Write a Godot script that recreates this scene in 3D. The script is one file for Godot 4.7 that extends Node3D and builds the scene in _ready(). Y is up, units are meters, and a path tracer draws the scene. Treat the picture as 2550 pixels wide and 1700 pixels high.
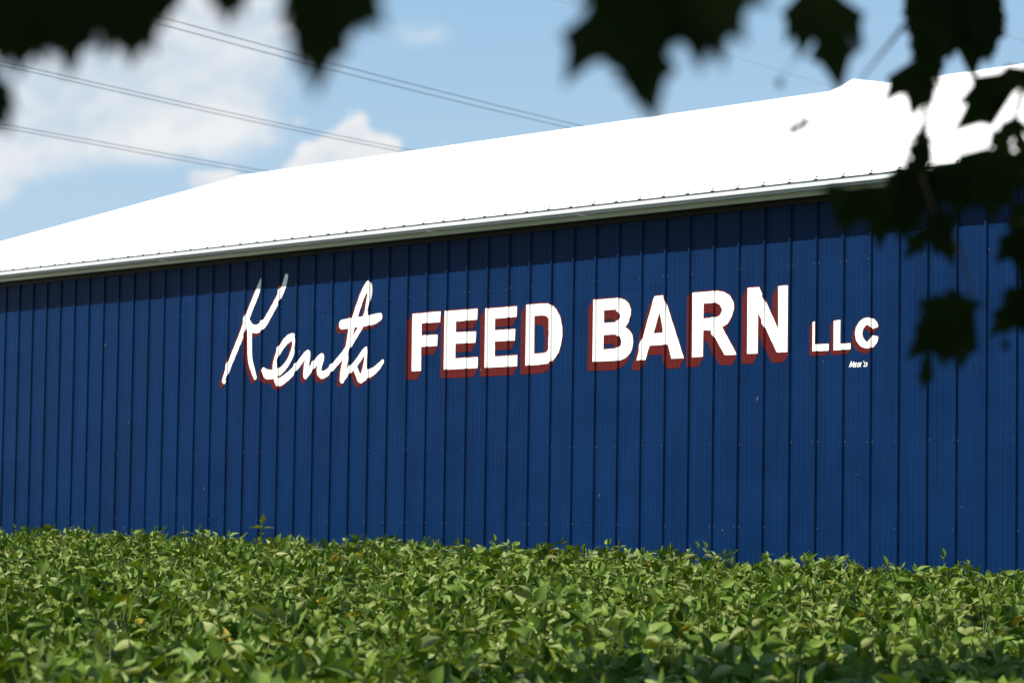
extends Node3D
# A blue steel barn with painted lettering behind a soybean field, seen from under a maple tree.

const F := 7440.0                 # focal length in pixels of a 2550 x 1700 picture
const EYE := Vector3(0, 1.5, 0)
const RIB := 0.3048               # rib spacing of the wall and roof sheets
const WALL_TOP := 3.785           # barn axes: x along the wall, y up from its base, z out of the wall
var cam_basis := Basis(Vector3(0.999892, 0.014637, 0.000904), Vector3(-0.014665, 0.99799, 0.061648), Vector3(0, -0.061655, 0.998098))
var rng := RandomNumberGenerator.new()
var glyphs := {}
var M := {}


func _ready():
	rng.seed = 7
	# camera
	var cam := Camera3D.new(); cam.name = "camera"
	cam.transform = Transform3D(cam_basis, EYE)
	cam.keep_aspect = Camera3D.KEEP_HEIGHT
	cam.near = 0.1; cam.far = 3000.0
	var lens := CameraAttributesPhysical.new()
	lens.frustum_focal_length = 105.0
	lens.frustum_focus_distance = 20.0
	lens.exposure_aperture = 5.4
	lens.frustum_near = 0.1; lens.frustum_far = 3000.0
	cam.attributes = lens
	add_child(cam)
	cam.fov = 13.035
	cam.current = true
	# sky, exposure
	var env := Environment.new()
	env.background_mode = Environment.BG_SKY
	var pano := PanoramaSkyMaterial.new()
	pano.panorama = ImageTexture.create_from_image(sky_image())
	var sky := Sky.new(); sky.sky_material = pano
	env.sky = sky
	env.background_energy_multiplier = 0.5
	env.tonemap_mode = Environment.TONE_MAPPER_LINEAR
	env.tonemap_exposure = 2.0
	env.sdfgi_enabled = true; env.ssao_enabled = true; env.ssil_enabled = true
	var we := WorldEnvironment.new(); we.name = "world_environment"; we.environment = env
	add_child(we)
	# sun: high on the left, a little behind the camera
	var sun := DirectionalLight3D.new(); sun.name = "sun"
	sun.light_energy = 1.6
	sun.light_color = Color(1.0, 0.96, 0.89)
	sun.light_angular_distance = 0.53
	sun.shadow_enabled = true
	var to_sun := Vector3(-0.561, 0.809, 0.178)
	sun.look_at_from_position(to_sun * 100.0, Vector3.ZERO, Vector3.UP)
	add_child(sun)
	materials()
	build_ground()
	build_barn()
	build_wires()
	build_maple()
	build_field()
	build_weed()


# ---------------------------------------------------------------- helpers
func numbered(called: String, parent: Node) -> String:
	if not parent.has_node(NodePath(called)):
		return called
	var k := 1
	var key := str(parent.get_instance_id()) + called
	if counters.has(key):
		k = counters[key]
	while parent.has_node(NodePath("%s_%03d" % [called, k])):
		k += 1
	counters[key] = k + 1
	return "%s_%03d" % [called, k]

var counters := {}


func put(called: String, mesh: Mesh, mat: Material, parent: Node, at := Transform3D.IDENTITY) -> MeshInstance3D:
	var o := MeshInstance3D.new()
	o.mesh = mesh
	if mat:
		o.material_override = mat
	o.transform = at
	o.name = numbered(called, parent)
	parent.add_child(o, true)
	return o


func thing(called: String, label: String, category: String, at := Vector3.ZERO, turn := 0.0, group := "") -> Node3D:
	var o := Node3D.new()
	o.name = numbered(called, self)
	add_child(o)
	o.position = at
	o.rotation.y = turn
	o.set_meta("label", label)
	o.set_meta("category", category)
	if group != "":
		o.set_meta("group", group)
	return o


func st_new() -> SurfaceTool:
	var st := SurfaceTool.new()
	st.begin(Mesh.PRIMITIVE_TRIANGLES)
	return st


func quad(st: SurfaceTool, a: Vector3, b: Vector3, c: Vector3, d: Vector3):
	# a, b, c, d clockwise seen from the front
	for p in [a, b, c, a, c, d]:
		st.add_vertex(p)


func tri(st: SurfaceTool, a: Vector3, b: Vector3, c: Vector3):
	st.add_vertex(a); st.add_vertex(b); st.add_vertex(c)


func flat(st: SurfaceTool) -> ArrayMesh:
	st.generate_normals()
	return st.commit()


func box(st: SurfaceTool, lo: Vector3, hi: Vector3):
	var p := []
	for k in 8:
		p.append(Vector3(hi.x if k & 1 else lo.x, hi.y if k & 2 else lo.y, hi.z if k & 4 else lo.z))
	quad(st, p[4], p[6], p[7], p[5]); quad(st, p[1], p[3], p[2], p[0])
	quad(st, p[5], p[7], p[3], p[1]); quad(st, p[0], p[2], p[6], p[4])
	quad(st, p[6], p[2], p[3], p[7]); quad(st, p[0], p[4], p[5], p[1])


# extrudes an open or closed profile of (z, y) points from x0 to x1; the front is on the left of the path's direction seen from +x
func extrude(st: SurfaceTool, prof: Array, x0: float, x1: float, caps := false):
	for k in prof.size() - 1:
		var a: Vector2 = prof[k]
		var b: Vector2 = prof[k + 1]
		quad(st, Vector3(x0, a.y, a.x), Vector3(x0, b.y, b.x), Vector3(x1, b.y, b.x), Vector3(x1, a.y, a.x))
	if caps:
		var poly := PackedVector2Array(prof)
		var idx := Geometry2D.triangulate_polygon(poly)
		for k in range(0, idx.size(), 3):
			for x in [x0, x1]:
				tri(st, Vector3(x, poly[idx[k]].y, poly[idx[k]].x), Vector3(x, poly[idx[k + 1]].y, poly[idx[k + 1]].x), Vector3(x, poly[idx[k + 2]].y, poly[idx[k + 2]].x))


func tube(st: SurfaceTool, pts: Array, rad: Array, sides := 6):
	var rings := []
	for k in pts.size():
		var d: Vector3 = (pts[min(k + 1, pts.size() - 1)] - pts[max(k - 1, 0)]).normalized()
		var side := d.cross(Vector3.UP if absf(d.y) < 0.9 else Vector3.RIGHT).normalized()
		var up := side.cross(d)
		var ring := []
		for j in sides:
			var a := TAU * j / sides
			ring.append(pts[k] + (side * cos(a) + up * sin(a)) * rad[k])
		rings.append(ring)
	for k in pts.size() - 1:
		for j in sides:
			var n := (j + 1) % sides
			quad(st, rings[k][j], rings[k + 1][j], rings[k + 1][n], rings[k][n])


# the point on the sight line of a picture point at so many metres in front of the camera
func at(px: float, py: float, depth: float) -> Vector3:
	var ray := -cam_basis.z + cam_basis.x * ((px - 1275.0) / F) + cam_basis.y * ((850.0 - py) / F)
	return EYE + ray * (depth / -ray.z)


func lin(r: float, g: float, b: float) -> Color:
	return Color(r, g, b).linear_to_srgb()


func paint(r: float, g: float, b: float, rough := 0.6, spec := 0.5) -> StandardMaterial3D:
	var m := StandardMaterial3D.new()
	m.albedo_color = lin(r, g, b)
	m.roughness = rough
	m.metallic_specular = spec
	return m


func noise_normal(freq: float, strength: float, seed_: int, size := 512) -> ImageTexture:
	var n := FastNoiseLite.new()
	n.seed = seed_; n.frequency = freq; n.fractal_octaves = 3
	var im := n.get_seamless_image(size, size)
	im.convert(Image.FORMAT_RGBA8)
	im.bump_map_to_normal_map(strength)
	return ImageTexture.create_from_image(im)


func noise_tint(freq: float, lo: Color, hi: Color, seed_: int, size := 512) -> ImageTexture:
	var n := FastNoiseLite.new()
	n.seed = seed_; n.frequency = freq; n.fractal_octaves = 5
	var src := n.get_seamless_image(size, size)
	var im := Image.create(size, size, false, Image.FORMAT_RGB8)
	for y in size:
		for x in size:
			im.set_pixel(x, y, lo.lerp(hi, src.get_pixel(x, y).r))
	return ImageTexture.create_from_image(im)


func materials():
	# faint vertical streaks of dirt and fading
	var drip := FastNoiseLite.new(); drip.seed = 12; drip.frequency = 0.03; drip.fractal_octaves = 4
	var low := drip.get_seamless_image(512, 48)
	low.resize(512, 512, Image.INTERPOLATE_CUBIC)
	var grain := Image.create(512, 512, false, Image.FORMAT_RGB8)
	for y in 512:
		for x in 512:
			var v := 0.87 + 0.15 * (low.get_pixel(x, y).r - 0.5)
			grain.set_pixel(x, y, Color(v, v, v))
	var streaks := ImageTexture.create_from_image(grain)
	var wobble := noise_normal(0.006, 10.0, 3)
	for k in 3:
		var steel := paint(0.0018 * (1.0 + 0.06 * (k - 1)), 0.0275 * (1.0 + 0.04 * (k - 1)), 0.1130 * (1.0 + 0.04 * (k - 1)), 0.45, 0.22)
		steel.albedo_texture = streaks
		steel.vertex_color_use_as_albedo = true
		steel.uv1_triplanar = true
		steel.uv1_world_triplanar = true
		steel.uv1_scale = Vector3(0.35, 0.35, 0.35)
		steel.normal_enabled = true
		steel.normal_texture = wobble
		steel.normal_scale = 0.25
		M["steel_%d" % k] = steel
	M.white_ink = paint(0.90, 0.90, 0.89, 0.5)
	M.red_ink = paint(0.080, 0.010, 0.010, 0.6, 0.2)
	M.roof = paint(0.82, 0.83, 0.84, 0.45)
	M.gutter = paint(0.44, 0.49, 0.51, 0.35)
	M.fascia = paint(0.72, 0.80, 0.79, 0.5)
	M.soffit = paint(0.05, 0.05, 0.04, 0.8)
	M.dark = paint(0.02, 0.02, 0.02, 0.8)
	M.fleck = paint(0.08, 0.115, 0.18, 0.6)
	M.weed_stem = paint(0.14, 0.18, 0.07, 0.7)
	M.wire = paint(0.10, 0.11, 0.15, 0.6)
	M.bark = paint(0.06, 0.045, 0.032, 0.9)
	M.bark.normal_enabled = true
	M.bark.normal_texture = noise_normal(0.04, 12.0, 5)
	M.bark.uv1_triplanar = true
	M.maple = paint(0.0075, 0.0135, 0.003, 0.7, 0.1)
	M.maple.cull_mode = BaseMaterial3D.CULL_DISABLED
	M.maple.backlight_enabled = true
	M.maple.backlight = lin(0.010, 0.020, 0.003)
	M.soil = StandardMaterial3D.new()
	M.soil.albedo_texture = noise_tint(0.02, lin(0.07, 0.055, 0.03), lin(0.12, 0.11, 0.05), 9)
	M.soil.uv1_triplanar = true; M.soil.uv1_world_triplanar = true
	M.soil.uv1_scale = Vector3(0.6, 0.6, 0.6)
	M.soil.roughness = 1.0
	# soybean leaf: a paler midrib and side veins over a faintly mottled blade; the colour itself comes with the leaf
	var n := FastNoiseLite.new(); n.seed = 4; n.frequency = 0.05
	var im := Image.create(128, 128, false, Image.FORMAT_RGB8)
	for y in 128:
		for x in 128:
			var u := absf(x - 63.5) / 64.0
			var vein := exp(-pow(u / 0.05, 2.0)) * 0.10
			var s := fposmod((y / 128.0 - u * 0.35) * 7.0, 1.0)
			vein += exp(-pow((s - 0.5) / 0.10, 2.0)) * 0.06 * (1.0 - u)
			var v := clampf(0.90 + vein + n.get_noise_2d(x, y) * 0.10, 0.0, 1.0)
			im.set_pixel(x, y, Color(v, v, v * 0.98))
	var leaf_tex := ImageTexture.create_from_image(im)
	M.soy = StandardMaterial3D.new()
	M.soy.albedo_texture = leaf_tex
	M.soy.vertex_color_use_as_albedo = true
	M.soy.cull_mode = BaseMaterial3D.CULL_DISABLED
	M.soy.roughness = 0.5
	M.soy.metallic_specular = 0.3
	M.soy.backlight_enabled = true
	M.soy.backlight = lin(0.40, 0.42, 0.10)


# ---------------------------------------------------------------- sky
var sky_a := FastNoiseLite.new()
var sky_b := FastNoiseLite.new()
# clouds: degrees of azimuth, degrees of elevation, half width, half height, weight
var soft_clouds := []
var heaps := []


func cloud(list: Array, x: float, y: float, rx: float, ry: float, w: float):
	var deg := 57.2958 / F
	list.append([(x - 1275.0) * deg, 3.535 + (850.0 - y + 0.0147 * (x - 1275.0)) * deg, rx * deg, ry * deg, w])


func sky_colour(az: float, el: float) -> Color:
	var c := Color(0.53, 0.69, 0.82).lerp(Color(0.345, 0.560, 0.79), smoothstep(2.5, 11.0, el))
	c = c.lerp(Color(0.16, 0.33, 0.64), smoothstep(10.0, 70.0, el))
	c = c.lerp(Color(0.55, 0.66, 0.76), smoothstep(2.0, -6.0, el))
	var p := Vector3(cos(deg_to_rad(el)) * sin(deg_to_rad(az)), sin(deg_to_rad(el)) * 1.6, -cos(deg_to_rad(el)) * cos(deg_to_rad(az)))
	var big := sky_a.get_noise_3dv(p * 60.0)
	var fine := sky_b.get_noise_3dv(p * 190.0)
	# the rest of the sky: fair weather clouds scattered all round
	var round_ := smoothstep(9.0, 20.0, absf(az)) + smoothstep(11.0, 18.0, el)
	var cover := smoothstep(0.05, 0.45, sky_a.get_noise_3dv(p * 9.0) + fine * 0.12) * clampf(round_, 0.0, 1.0) * smoothstep(0.0, 6.0, el)
	var lit := Color(0.82, 0.85, 0.88).lerp(Color(0.58, 0.67, 0.76), clampf(0.45 + big * 0.9, 0.0, 1.0))
	c = c.lerp(lit, cover * 0.9)
	if absf(az) > 16.0 or el > 17.0 or el < -2.0:
		return c
	var d := 0.0
	for k in soft_clouds:
		var q := Vector2((az - k[0]) / k[2], (el - k[1]) / k[3])
		d += k[4] * exp(-q.length_squared())
	d += (big * 0.38 + fine * 0.16) * smoothstep(0.02, 0.5, d)
	var tone := clampf(0.58 + big * 1.25 + fine * 0.45, 0.0, 1.0)
	c = c.lerp(Color(0.58, 0.69, 0.80).lerp(Color(0.88, 0.89, 0.90), tone), smoothstep(0.12, 0.85, d) * 0.95)
	d = 0.0
	var low := 0.0
	for k in heaps:
		var q := Vector2((az - k[0]) / k[2], (el - k[1]) / k[3])
		var e: float = k[4] * exp(-q.length_squared())
		d += e
		low += e * q.y
	d += big * 0.20 + fine * 0.42
	var grey := clampf(0.45 + low / maxf(d, 0.2) * 0.55 + fine * 0.8, 0.0, 1.0)
	c = c.lerp(Color(0.68, 0.75, 0.82).lerp(Color(0.90, 0.90, 0.90), grey), smoothstep(0.42, 0.66, d) * 0.95)
	return c


func sky_image() -> Image:
	sky_a.seed = 21; sky_a.frequency = 0.22; sky_a.fractal_octaves = 5
	sky_b.seed = 5; sky_b.frequency = 0.35; sky_b.fractal_octaves = 4
	cloud(soft_clouds, 200, 150, 420, 150, 1.0)
	cloud(soft_clouds, 520, 100, 260, 160, 0.95)
	cloud(soft_clouds, 340, 310, 380, 95, 0.8)
	cloud(soft_clouds, -20, 400, 170, 70, 0.8)
	cloud(soft_clouds, 0, 510, 70, 50, 0.35)
	cloud(soft_clouds, 1045, 85, 90, 42, 0.36)
	cloud(soft_clouds, 1080, 370, 90, 35, 0.22)
	cloud(heaps, 866, 338, 66, 62, 0.9)
	cloud(heaps, 945, 385, 62, 52, 0.8)
	cloud(heaps, 785, 410, 80, 66, 0.85)
	cloud(heaps, 870, 430, 150, 70, 0.7)
	cloud(heaps, 728, 305, 26, 24, 0.52)
	cloud(heaps, 560, 455, 130, 30, 0.8)
	cloud(heaps, 480, 440, 40, 20, 0.5)
	var coarse := Image.create(512, 256, false, Image.FORMAT_RGBF)
	for y in 256:
		for x in 512:
			coarse.set_pixel(x, y, sky_colour(fposmod((x + 0.5) / 512.0 * 360.0 + 180.0, 360.0) - 180.0, 90.0 - (y + 0.5) / 256.0 * 180.0))
	coarse.resize(4096, 2048, Image.INTERPOLATE_BILINEAR)
	var deg := 360.0 / 4096.0
	for y in range(int((90.0 - 13.0) / deg), int((90.0 + 1.0) / deg)):
		for x in range(-148, 148):
			coarse.set_pixel(posmod(x, 4096), y, sky_colour((x + 0.5) * deg, 90.0 - (y + 0.5) * deg))
	return coarse


# ---------------------------------------------------------------- ground
func canopy(z: float) -> float:     # height of the top of the crop
	var d := clampf(-z, 2.0, 36.0)
	return 1.5 - 0.558 + 0.021 * (minf(d, 22.0) - 9.6) + 0.0095 * maxf(d - 22.0, 0.0)


func ground_y(z: float) -> float:
	return canopy(z) - 0.85


func build_ground():
	var st := st_new()
	var zs := [900.0, 60.0, 0.0, -2.0, -6.0, -9.6, -14.0, -18.0, -22.0, -26.0, -30.0, -36.0, -80.0, -2500.0]
	var xs := [-1500.0, -60.0, -12.0, 0.0, 12.0, 60.0, 1500.0]
	for i in zs.size() - 1:
		for j in xs.size() - 1:
			var a := Vector3(xs[j], ground_y(zs[i]), zs[i])
			var b := Vector3(xs[j], ground_y(zs[i + 1]), zs[i + 1])
			var c := Vector3(xs[j + 1], ground_y(zs[i + 1]), zs[i + 1])
			var d := Vector3(xs[j + 1], ground_y(zs[i]), zs[i])
			quad(st, a, b, c, d)
	put("ground", flat(st), M.soil, self).set_meta("kind", "structure")


# ---------------------------------------------------------------- barn
func rib_profile() -> Array:        # one rib and the flat with three low stiffeners after it: (along the wall, out of it)
	return [Vector2(-0.027, 0), Vector2(-0.014, 0.018), Vector2(0.004, 0.018), Vector2(0.014, 0),
		Vector2(0.076, 0), Vector2(0.080, 0.0020), Vector2(0.091, 0.0020), Vector2(0.094, 0),
		Vector2(0.137, 0), Vector2(0.141, 0.0020), Vector2(0.152, 0.0020), Vector2(0.155, 0),
		Vector2(0.198, 0), Vector2(0.202, 0.0020), Vector2(0.213, 0.0020), Vector2(0.216, 0)]


func profile(ribs: int, minor := true) -> Array:
	var out := []
	for k in ribs:
		for p in rib_profile() if minor else [Vector2(-0.027, 0), Vector2(-0.010, 0.013), Vector2(0.010, 0.013), Vector2(0.027, 0)]:
			out.append(p + Vector2(RIB * k, 0))
	out.append(Vector2(RIB * ribs - 0.0275, 0))
	return out


# a sheet of three ribs standing from y0 to y1
func sheet(y0: float, y1: float, proud: float) -> ArrayMesh:
	var st := st_new()
	st.set_smooth_group(-1)
	var prof := profile(3)
	for k in prof.size() - 1:
		var a: Vector2 = prof[k]
		var b: Vector2 = prof[k + 1]
		# sheen along the stiffener crests is put into the colour as a paler tone
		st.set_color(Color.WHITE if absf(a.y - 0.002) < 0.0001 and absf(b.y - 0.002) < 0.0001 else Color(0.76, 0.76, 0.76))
		quad(st, Vector3(a.x, y0, a.y + proud), Vector3(a.x, y1, a.y + proud), Vector3(b.x, y1, b.y + proud), Vector3(b.x, y0, b.y + proud))
		# the cut edge at the foot
		quad(st, Vector3(a.x, y0, a.y + proud - 0.003), Vector3(a.x, y0, a.y + proud), Vector3(b.x, y0, b.y + proud), Vector3(b.x, y0, b.y + proud - 0.003))
	return flat(st)


func build_barn():
	var barn := thing("barn", "long blue ribbed steel barn with white metal roof and painted white and red business name", "barn", Vector3(-5.8543, 0.4, -34.458), -0.88041)
	# front wall: one sheet per three ribs, three of the sheets in two lengths
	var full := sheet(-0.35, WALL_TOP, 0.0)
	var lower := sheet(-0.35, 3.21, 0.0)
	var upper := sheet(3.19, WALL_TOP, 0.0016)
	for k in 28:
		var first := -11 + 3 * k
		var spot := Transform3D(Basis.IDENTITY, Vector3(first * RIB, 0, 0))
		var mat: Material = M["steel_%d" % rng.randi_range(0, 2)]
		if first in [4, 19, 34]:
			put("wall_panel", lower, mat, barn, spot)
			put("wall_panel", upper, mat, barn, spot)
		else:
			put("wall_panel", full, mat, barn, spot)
	var x0 := -11 * RIB - 0.02
	var x1 := 73 * RIB
	# the other three walls
	var st := st_new()
	var y_eave := WALL_TOP + 0.1
	var y_ridge := 2.855 + 1.1 + 0.314 * 6.2 - 0.05
	for x in [x0, x1]:
		st = st_new()
		st.set_color(Color(0.76, 0.76, 0.76))
		for j in 40:
			for half in 2:
				var za := -12.0 * (j + half * 0.9) / 40.0
				var zb := -12.0 * (j + 0.9 + half * 0.1) / 40.0
				var o := 0.02 * (1 - half) * (1 if x == x1 else -1)
				var ya := lerpf(y_eave, y_ridge, 1.0 - absf(za + 6.0) / 6.0)
				var yb := lerpf(y_eave, y_ridge, 1.0 - absf(zb + 6.0) / 6.0)
				quad(st, Vector3(x + o, -0.35, za), Vector3(x + o, ya, za), Vector3(x + o, yb, zb), Vector3(x + o, -0.35, zb))
		put("gable_wall", flat(st), M.steel_1, barn)
	st = st_new()
	st.set_color(Color(0.76, 0.76, 0.76))
	box(st, Vector3(x0, -0.35, -12.0), Vector3(x1, y_eave, -11.95))
	put("back_wall", flat(st), M.steel_1, barn)
	# screws of the wall sheets, tiny and pale
	st = st_new()
	for row in [0.7136, 0.0193, 2.178]:
		for k in range(-11, 73):
			for side in [-0.036, 0.024]:
				if rng.randf() < 0.45:
					continue
				var c := Vector3(k * RIB + side + rng.randf_range(-0.004, 0.004), row + 1.1 + rng.randf_range(-0.006, 0.006), 0)
				box(st, c - Vector3(0.0035, 0.0035, 0), c + Vector3(0.0035, 0.0035, 0.005))
	# scuffs and droppings
	for k in 80:
		var s := rng.randf_range(0.0, 16.0)
		var local := fposmod(s + 0.026, RIB) - 0.026
		if local < 0.03 or local > 0.255:
			continue
		var h := rng.randf_range(-0.4, 2.3) + 1.1
		var w := rng.randf_range(0.002, 0.005)
		var l := rng.randf_range(0.003, 0.012) if rng.randf() < 0.75 else rng.randf_range(0.02, 0.06)
		box(st, Vector3(s, h, 0), Vector3(s + w, h + l, 0.0042))
	put("wall_screws", flat(st), M.fleck, barn).set_meta("kind", "stuff")
	# lettering
	build_letters(barn)
	# eave: dark trim, soffit, fascia, gutter
	st = st_new()
	box(st, Vector3(x0, WALL_TOP - 0.004, -0.03), Vector3(x1, WALL_TOP + 0.05, 0.026))
	put("wall_trim", flat(st), M.dark, barn)
	st = st_new()
	box(st, Vector3(x0 - 0.55, WALL_TOP + 0.04, 0.0265), Vector3(x1 + 0.3, WALL_TOP + 0.05, 0.138))
	put("soffit", flat(st), M.soffit, barn)
	st = st_new()
	box(st, Vector3(x0 - 0.58, 2.718 + 1.1, 0.1385), Vector3(x1 + 0.32, 2.83 + 1.1, 0.157))
	put("fascia", flat(st), M.fascia, barn)
	var prof := []
	for p in [Vector2(0.163, 2.815), Vector2(0.163, 2.752), Vector2(0.246, 2.750), Vector2(0.256, 2.756), Vector2(0.258, 2.767), Vector2(0.268, 2.772),
			Vector2(0.274, 2.778), Vector2(0.274, 2.790), Vector2(0.265, 2.802), Vector2(0.265, 2.813), Vector2(0.270, 2.819), Vector2(0.262, 2.820)]:
		prof.append(Vector2(p.x - 0.004, p.y + 1.1))
	var joints := [x0 - 0.58, -0.6, 3.6, 6.38, 8.23, 8.71, 10.39, 13.19, 16.4, 19.5, x1 + 0.32]
	for k in joints.size() - 1:
		st = st_new()
		st.set_smooth_group(-1)
		var drop := 0.0008 * (k % 2)
		var section := []
		for p in prof:
			section.append(p + Vector2(drop, -drop))
		extrude(st, section, joints[k] + 0.001, joints[k + 1] - 0.001)
		put("gutter", flat(st), M.gutter, barn)
	# roof
	var eave := Vector2(0.205, 2.840 + 1.1)
	var slope := 0.3156
	var run := 6.205
	var rp := profile(3, false)
	st = st_new()
	st.set_smooth_group(-1)
	for k in rp.size() - 1:
		var a: Vector2 = rp[k]
		var b: Vector2 = rp[k + 1]
		var up := Vector3(0, run * slope, -run)
		var pa := Vector3(a.x, a.y, 0)
		var pb := Vector3(b.x, b.y, 0)
		quad(st, pa, pa + up, pb + up, pb)
		quad(st, pa - Vector3(0, 0.004, 0), pa, pb, pb - Vector3(0, 0.004, 0))
		quad(st, pb - Vector3(0, 0.004, 0), pb + up - Vector3(0, 0.004, 0), pa + up - Vector3(0, 0.004, 0), pa - Vector3(0, 0.004, 0))
	var roof_sheet := flat(st)
	var phase := 0.173 - 14 * RIB
	for k in 29:
		put("roof_panel", roof_sheet, M.roof, barn, Transform3D(Basis.IDENTITY, Vector3(phase + 3 * RIB * k, eave.y, eave.x)))
		put("roof_panel", roof_sheet, M.roof, barn, Transform3D(Basis(Vector3.UP, PI), Vector3(phase + 3 * RIB * (k + 1) - 0.05, eave.y, -2.0 * 6.0 - eave.x)))
	st = st_new()
	for k in 87:
		var s := phase + RIB * k - 0.004
		box(st, Vector3(s - 0.009, eave.y + 0.012, eave.x - 0.024), Vector3(s + 0.009, eave.y + 0.027, eave.x - 0.010))
	put("eave_screws", flat(st), M.dark, barn).set_meta("kind", "stuff")
	var top := eave.y + run * slope
	st = st_new()
	st.set_smooth_group(-1)
	extrude(st, [Vector2(-5.84, top - 0.0475), Vector2(-5.985, top + 0.019), Vector2(-6.015, top + 0.019), Vector2(-6.16, top - 0.0475)], phase - 0.02, phase + RIB * 87)
	put("ridge_cap", flat(st), M.roof, barn)
	# sheet metal hood over the ridge
	st = st_new()
	var peak_a := Vector3(7.78, top + 0.095, -5.90)
	var peak_b := Vector3(7.82, top + 0.098, -5.90)
	var peak_c := Vector3(7.82, top + 0.098, -6.10)
	var peak_d := Vector3(7.78, top + 0.095, -6.10)
	var fl := Vector3(7.46, top - 0.135, -5.62)
	var fr := Vector3(8.24, top - 0.135, -5.62)
	var bl := Vector3(7.46, top - 0.135, -6.38)
	var br := Vector3(8.24, top - 0.135, -6.38)
	var ml := Vector3(7.44, top + 0.02, -6.0)
	var mr := Vector3(8.26, top + 0.02, -6.0)
	quad(st, fl, peak_a, peak_b, fr); quad(st, br, peak_c, peak_d, bl)
	tri(st, fl, ml, peak_a); tri(st, ml, peak_d, peak_a); tri(st, ml, bl, peak_d)
	tri(st, peak_b, mr, fr); tri(st, peak_b, peak_c, mr); tri(st, peak_c, br, mr)
	quad(st, peak_a, peak_d, peak_c, peak_b)
	put("ridge_vent", flat(st), M.roof, barn)
	for x in [phase - 0.03, phase + RIB * 87 + 0.0]:
		st = st_new()
		for side in [1.0, -1.0]:
			var lo := Vector3(x, eave.y - 0.16, -6.0 + side * 6.2)
			var hi := Vector3(x, top - 0.16, -6.0)
			var up := Vector3(0, 0.15, 0)
			var w := Vector3(0.02, 0, 0)
			quad(st, lo, lo + up, hi + up, hi); quad(st, hi + w, hi + up + w, lo + up + w, lo + w)
			quad(st, lo, hi, hi + w, lo + w)
		put("barge_board", flat(st), M.roof, barn)


# a painted outline, in millimetres along and up the wall
func ink(called: String, kind: String, mm: Array):
	var key := called + "|" + kind
	if not glyphs.has(key):
		glyphs[key] = []
	var poly := PackedVector2Array()
	for k in range(0, mm.size(), 2):
		poly.append(Vector2(mm[k] * 0.001, mm[k + 1] * 0.001))
	glyphs[key].append(poly)


# the paint follows the ribs: each outline is cut along the bends of the sheet and every strip is laid on its face
func painted(outlines: Array, proud: float) -> ArrayMesh:
	var bends := []
	for k in range(10, 46):
		for p in rib_profile():
			bends.append(p + Vector2(RIB * k, 0))
	var miter := []
	for k in bends.size():
		var n := Vector2.ZERO
		for j in [k - 1, k]:
			if j >= 0 and j + 1 < bends.size():
				var e: Vector2 = (bends[j + 1] - bends[j]).normalized()
				n += Vector2(-e.y, e.x)
		miter.append(n.normalized() * proud)
	var st := st_new()
	for k in bends.size() - 1:
		var a: Vector2 = bends[k]
		var b: Vector2 = bends[k + 1]
		var parts := 2 if b.x - a.x > 0.03 else 1
		for q in parts:
			var s0 := lerpf(a.x, b.x, float(q) / parts)
			var s1 := lerpf(a.x, b.x, float(q + 1) / parts)
			var strip := PackedVector2Array([Vector2(s0, -1), Vector2(s1, -1), Vector2(s1, 4), Vector2(s0, 4)])
			var pieces := []
			for o in outlines:
				if not Geometry2D.is_polygon_clockwise(o):
					pieces.append_array(Geometry2D.intersect_polygons(o, strip))
			for o in outlines:
				if Geometry2D.is_polygon_clockwise(o):
					var hole: PackedVector2Array = o.duplicate()
					hole.reverse()
					var left := []
					for piece in pieces:
						left.append_array(Geometry2D.clip_polygons(piece, hole))
					pieces = left
			for piece in pieces:
				var idx := Geometry2D.triangulate_polygon(piece)
				for j in range(0, idx.size(), 3):
					var t := []
					for i in 3:
						var p: Vector2 = piece[idx[j + i]]
						var u := clampf((p.x - a.x) / (b.x - a.x), 0.0, 1.0)
						var off: Vector2 = miter[k].lerp(miter[k + 1], u)
						t.append(Vector3(p.x + off.x, p.y + 1.1, lerpf(a.y, b.y, u) + off.y))
					if (t[1] - t[0]).cross(t[2] - t[0]).z > 0.0:
						tri(st, t[0], t[2], t[1])
					else:
						tri(st, t[0], t[1], t[2])
	st.set_smooth_group(-1)
	return flat(st)


func build_letters(barn: Node3D):
	outlines()
	var names := {"F": "letter_f", "E": "letter_e", "E_001": "letter_e_001", "D": "letter_d", "B": "letter_b", "A": "letter_a", "R": "letter_r", "N": "letter_n", "L": "letter_l", "L_001": "letter_l_001", "C": "letter_c",
		"K": "script_letter_k", "e": "script_letter_e", "n": "script_letter_n", "t": "script_letter_t", "s": "script_letter_s", "signature": "painter_signature"}
	var step := 0
	for key in names:
		# neighbours in the joined script overlap a little: each lies a hair above the one before
		var extra := 0.0004 * (step % 5)
		var o := put(names[key], painted(glyphs[key + "|white"], 0.0032 + extra), M.white_ink, barn)
		if glyphs.has(key + "|shade"):
			put("letter_shade", painted(glyphs[key + "|shade"], 0.0019 + extra * 0.25), M.red_ink, o)
		step += 1


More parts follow.
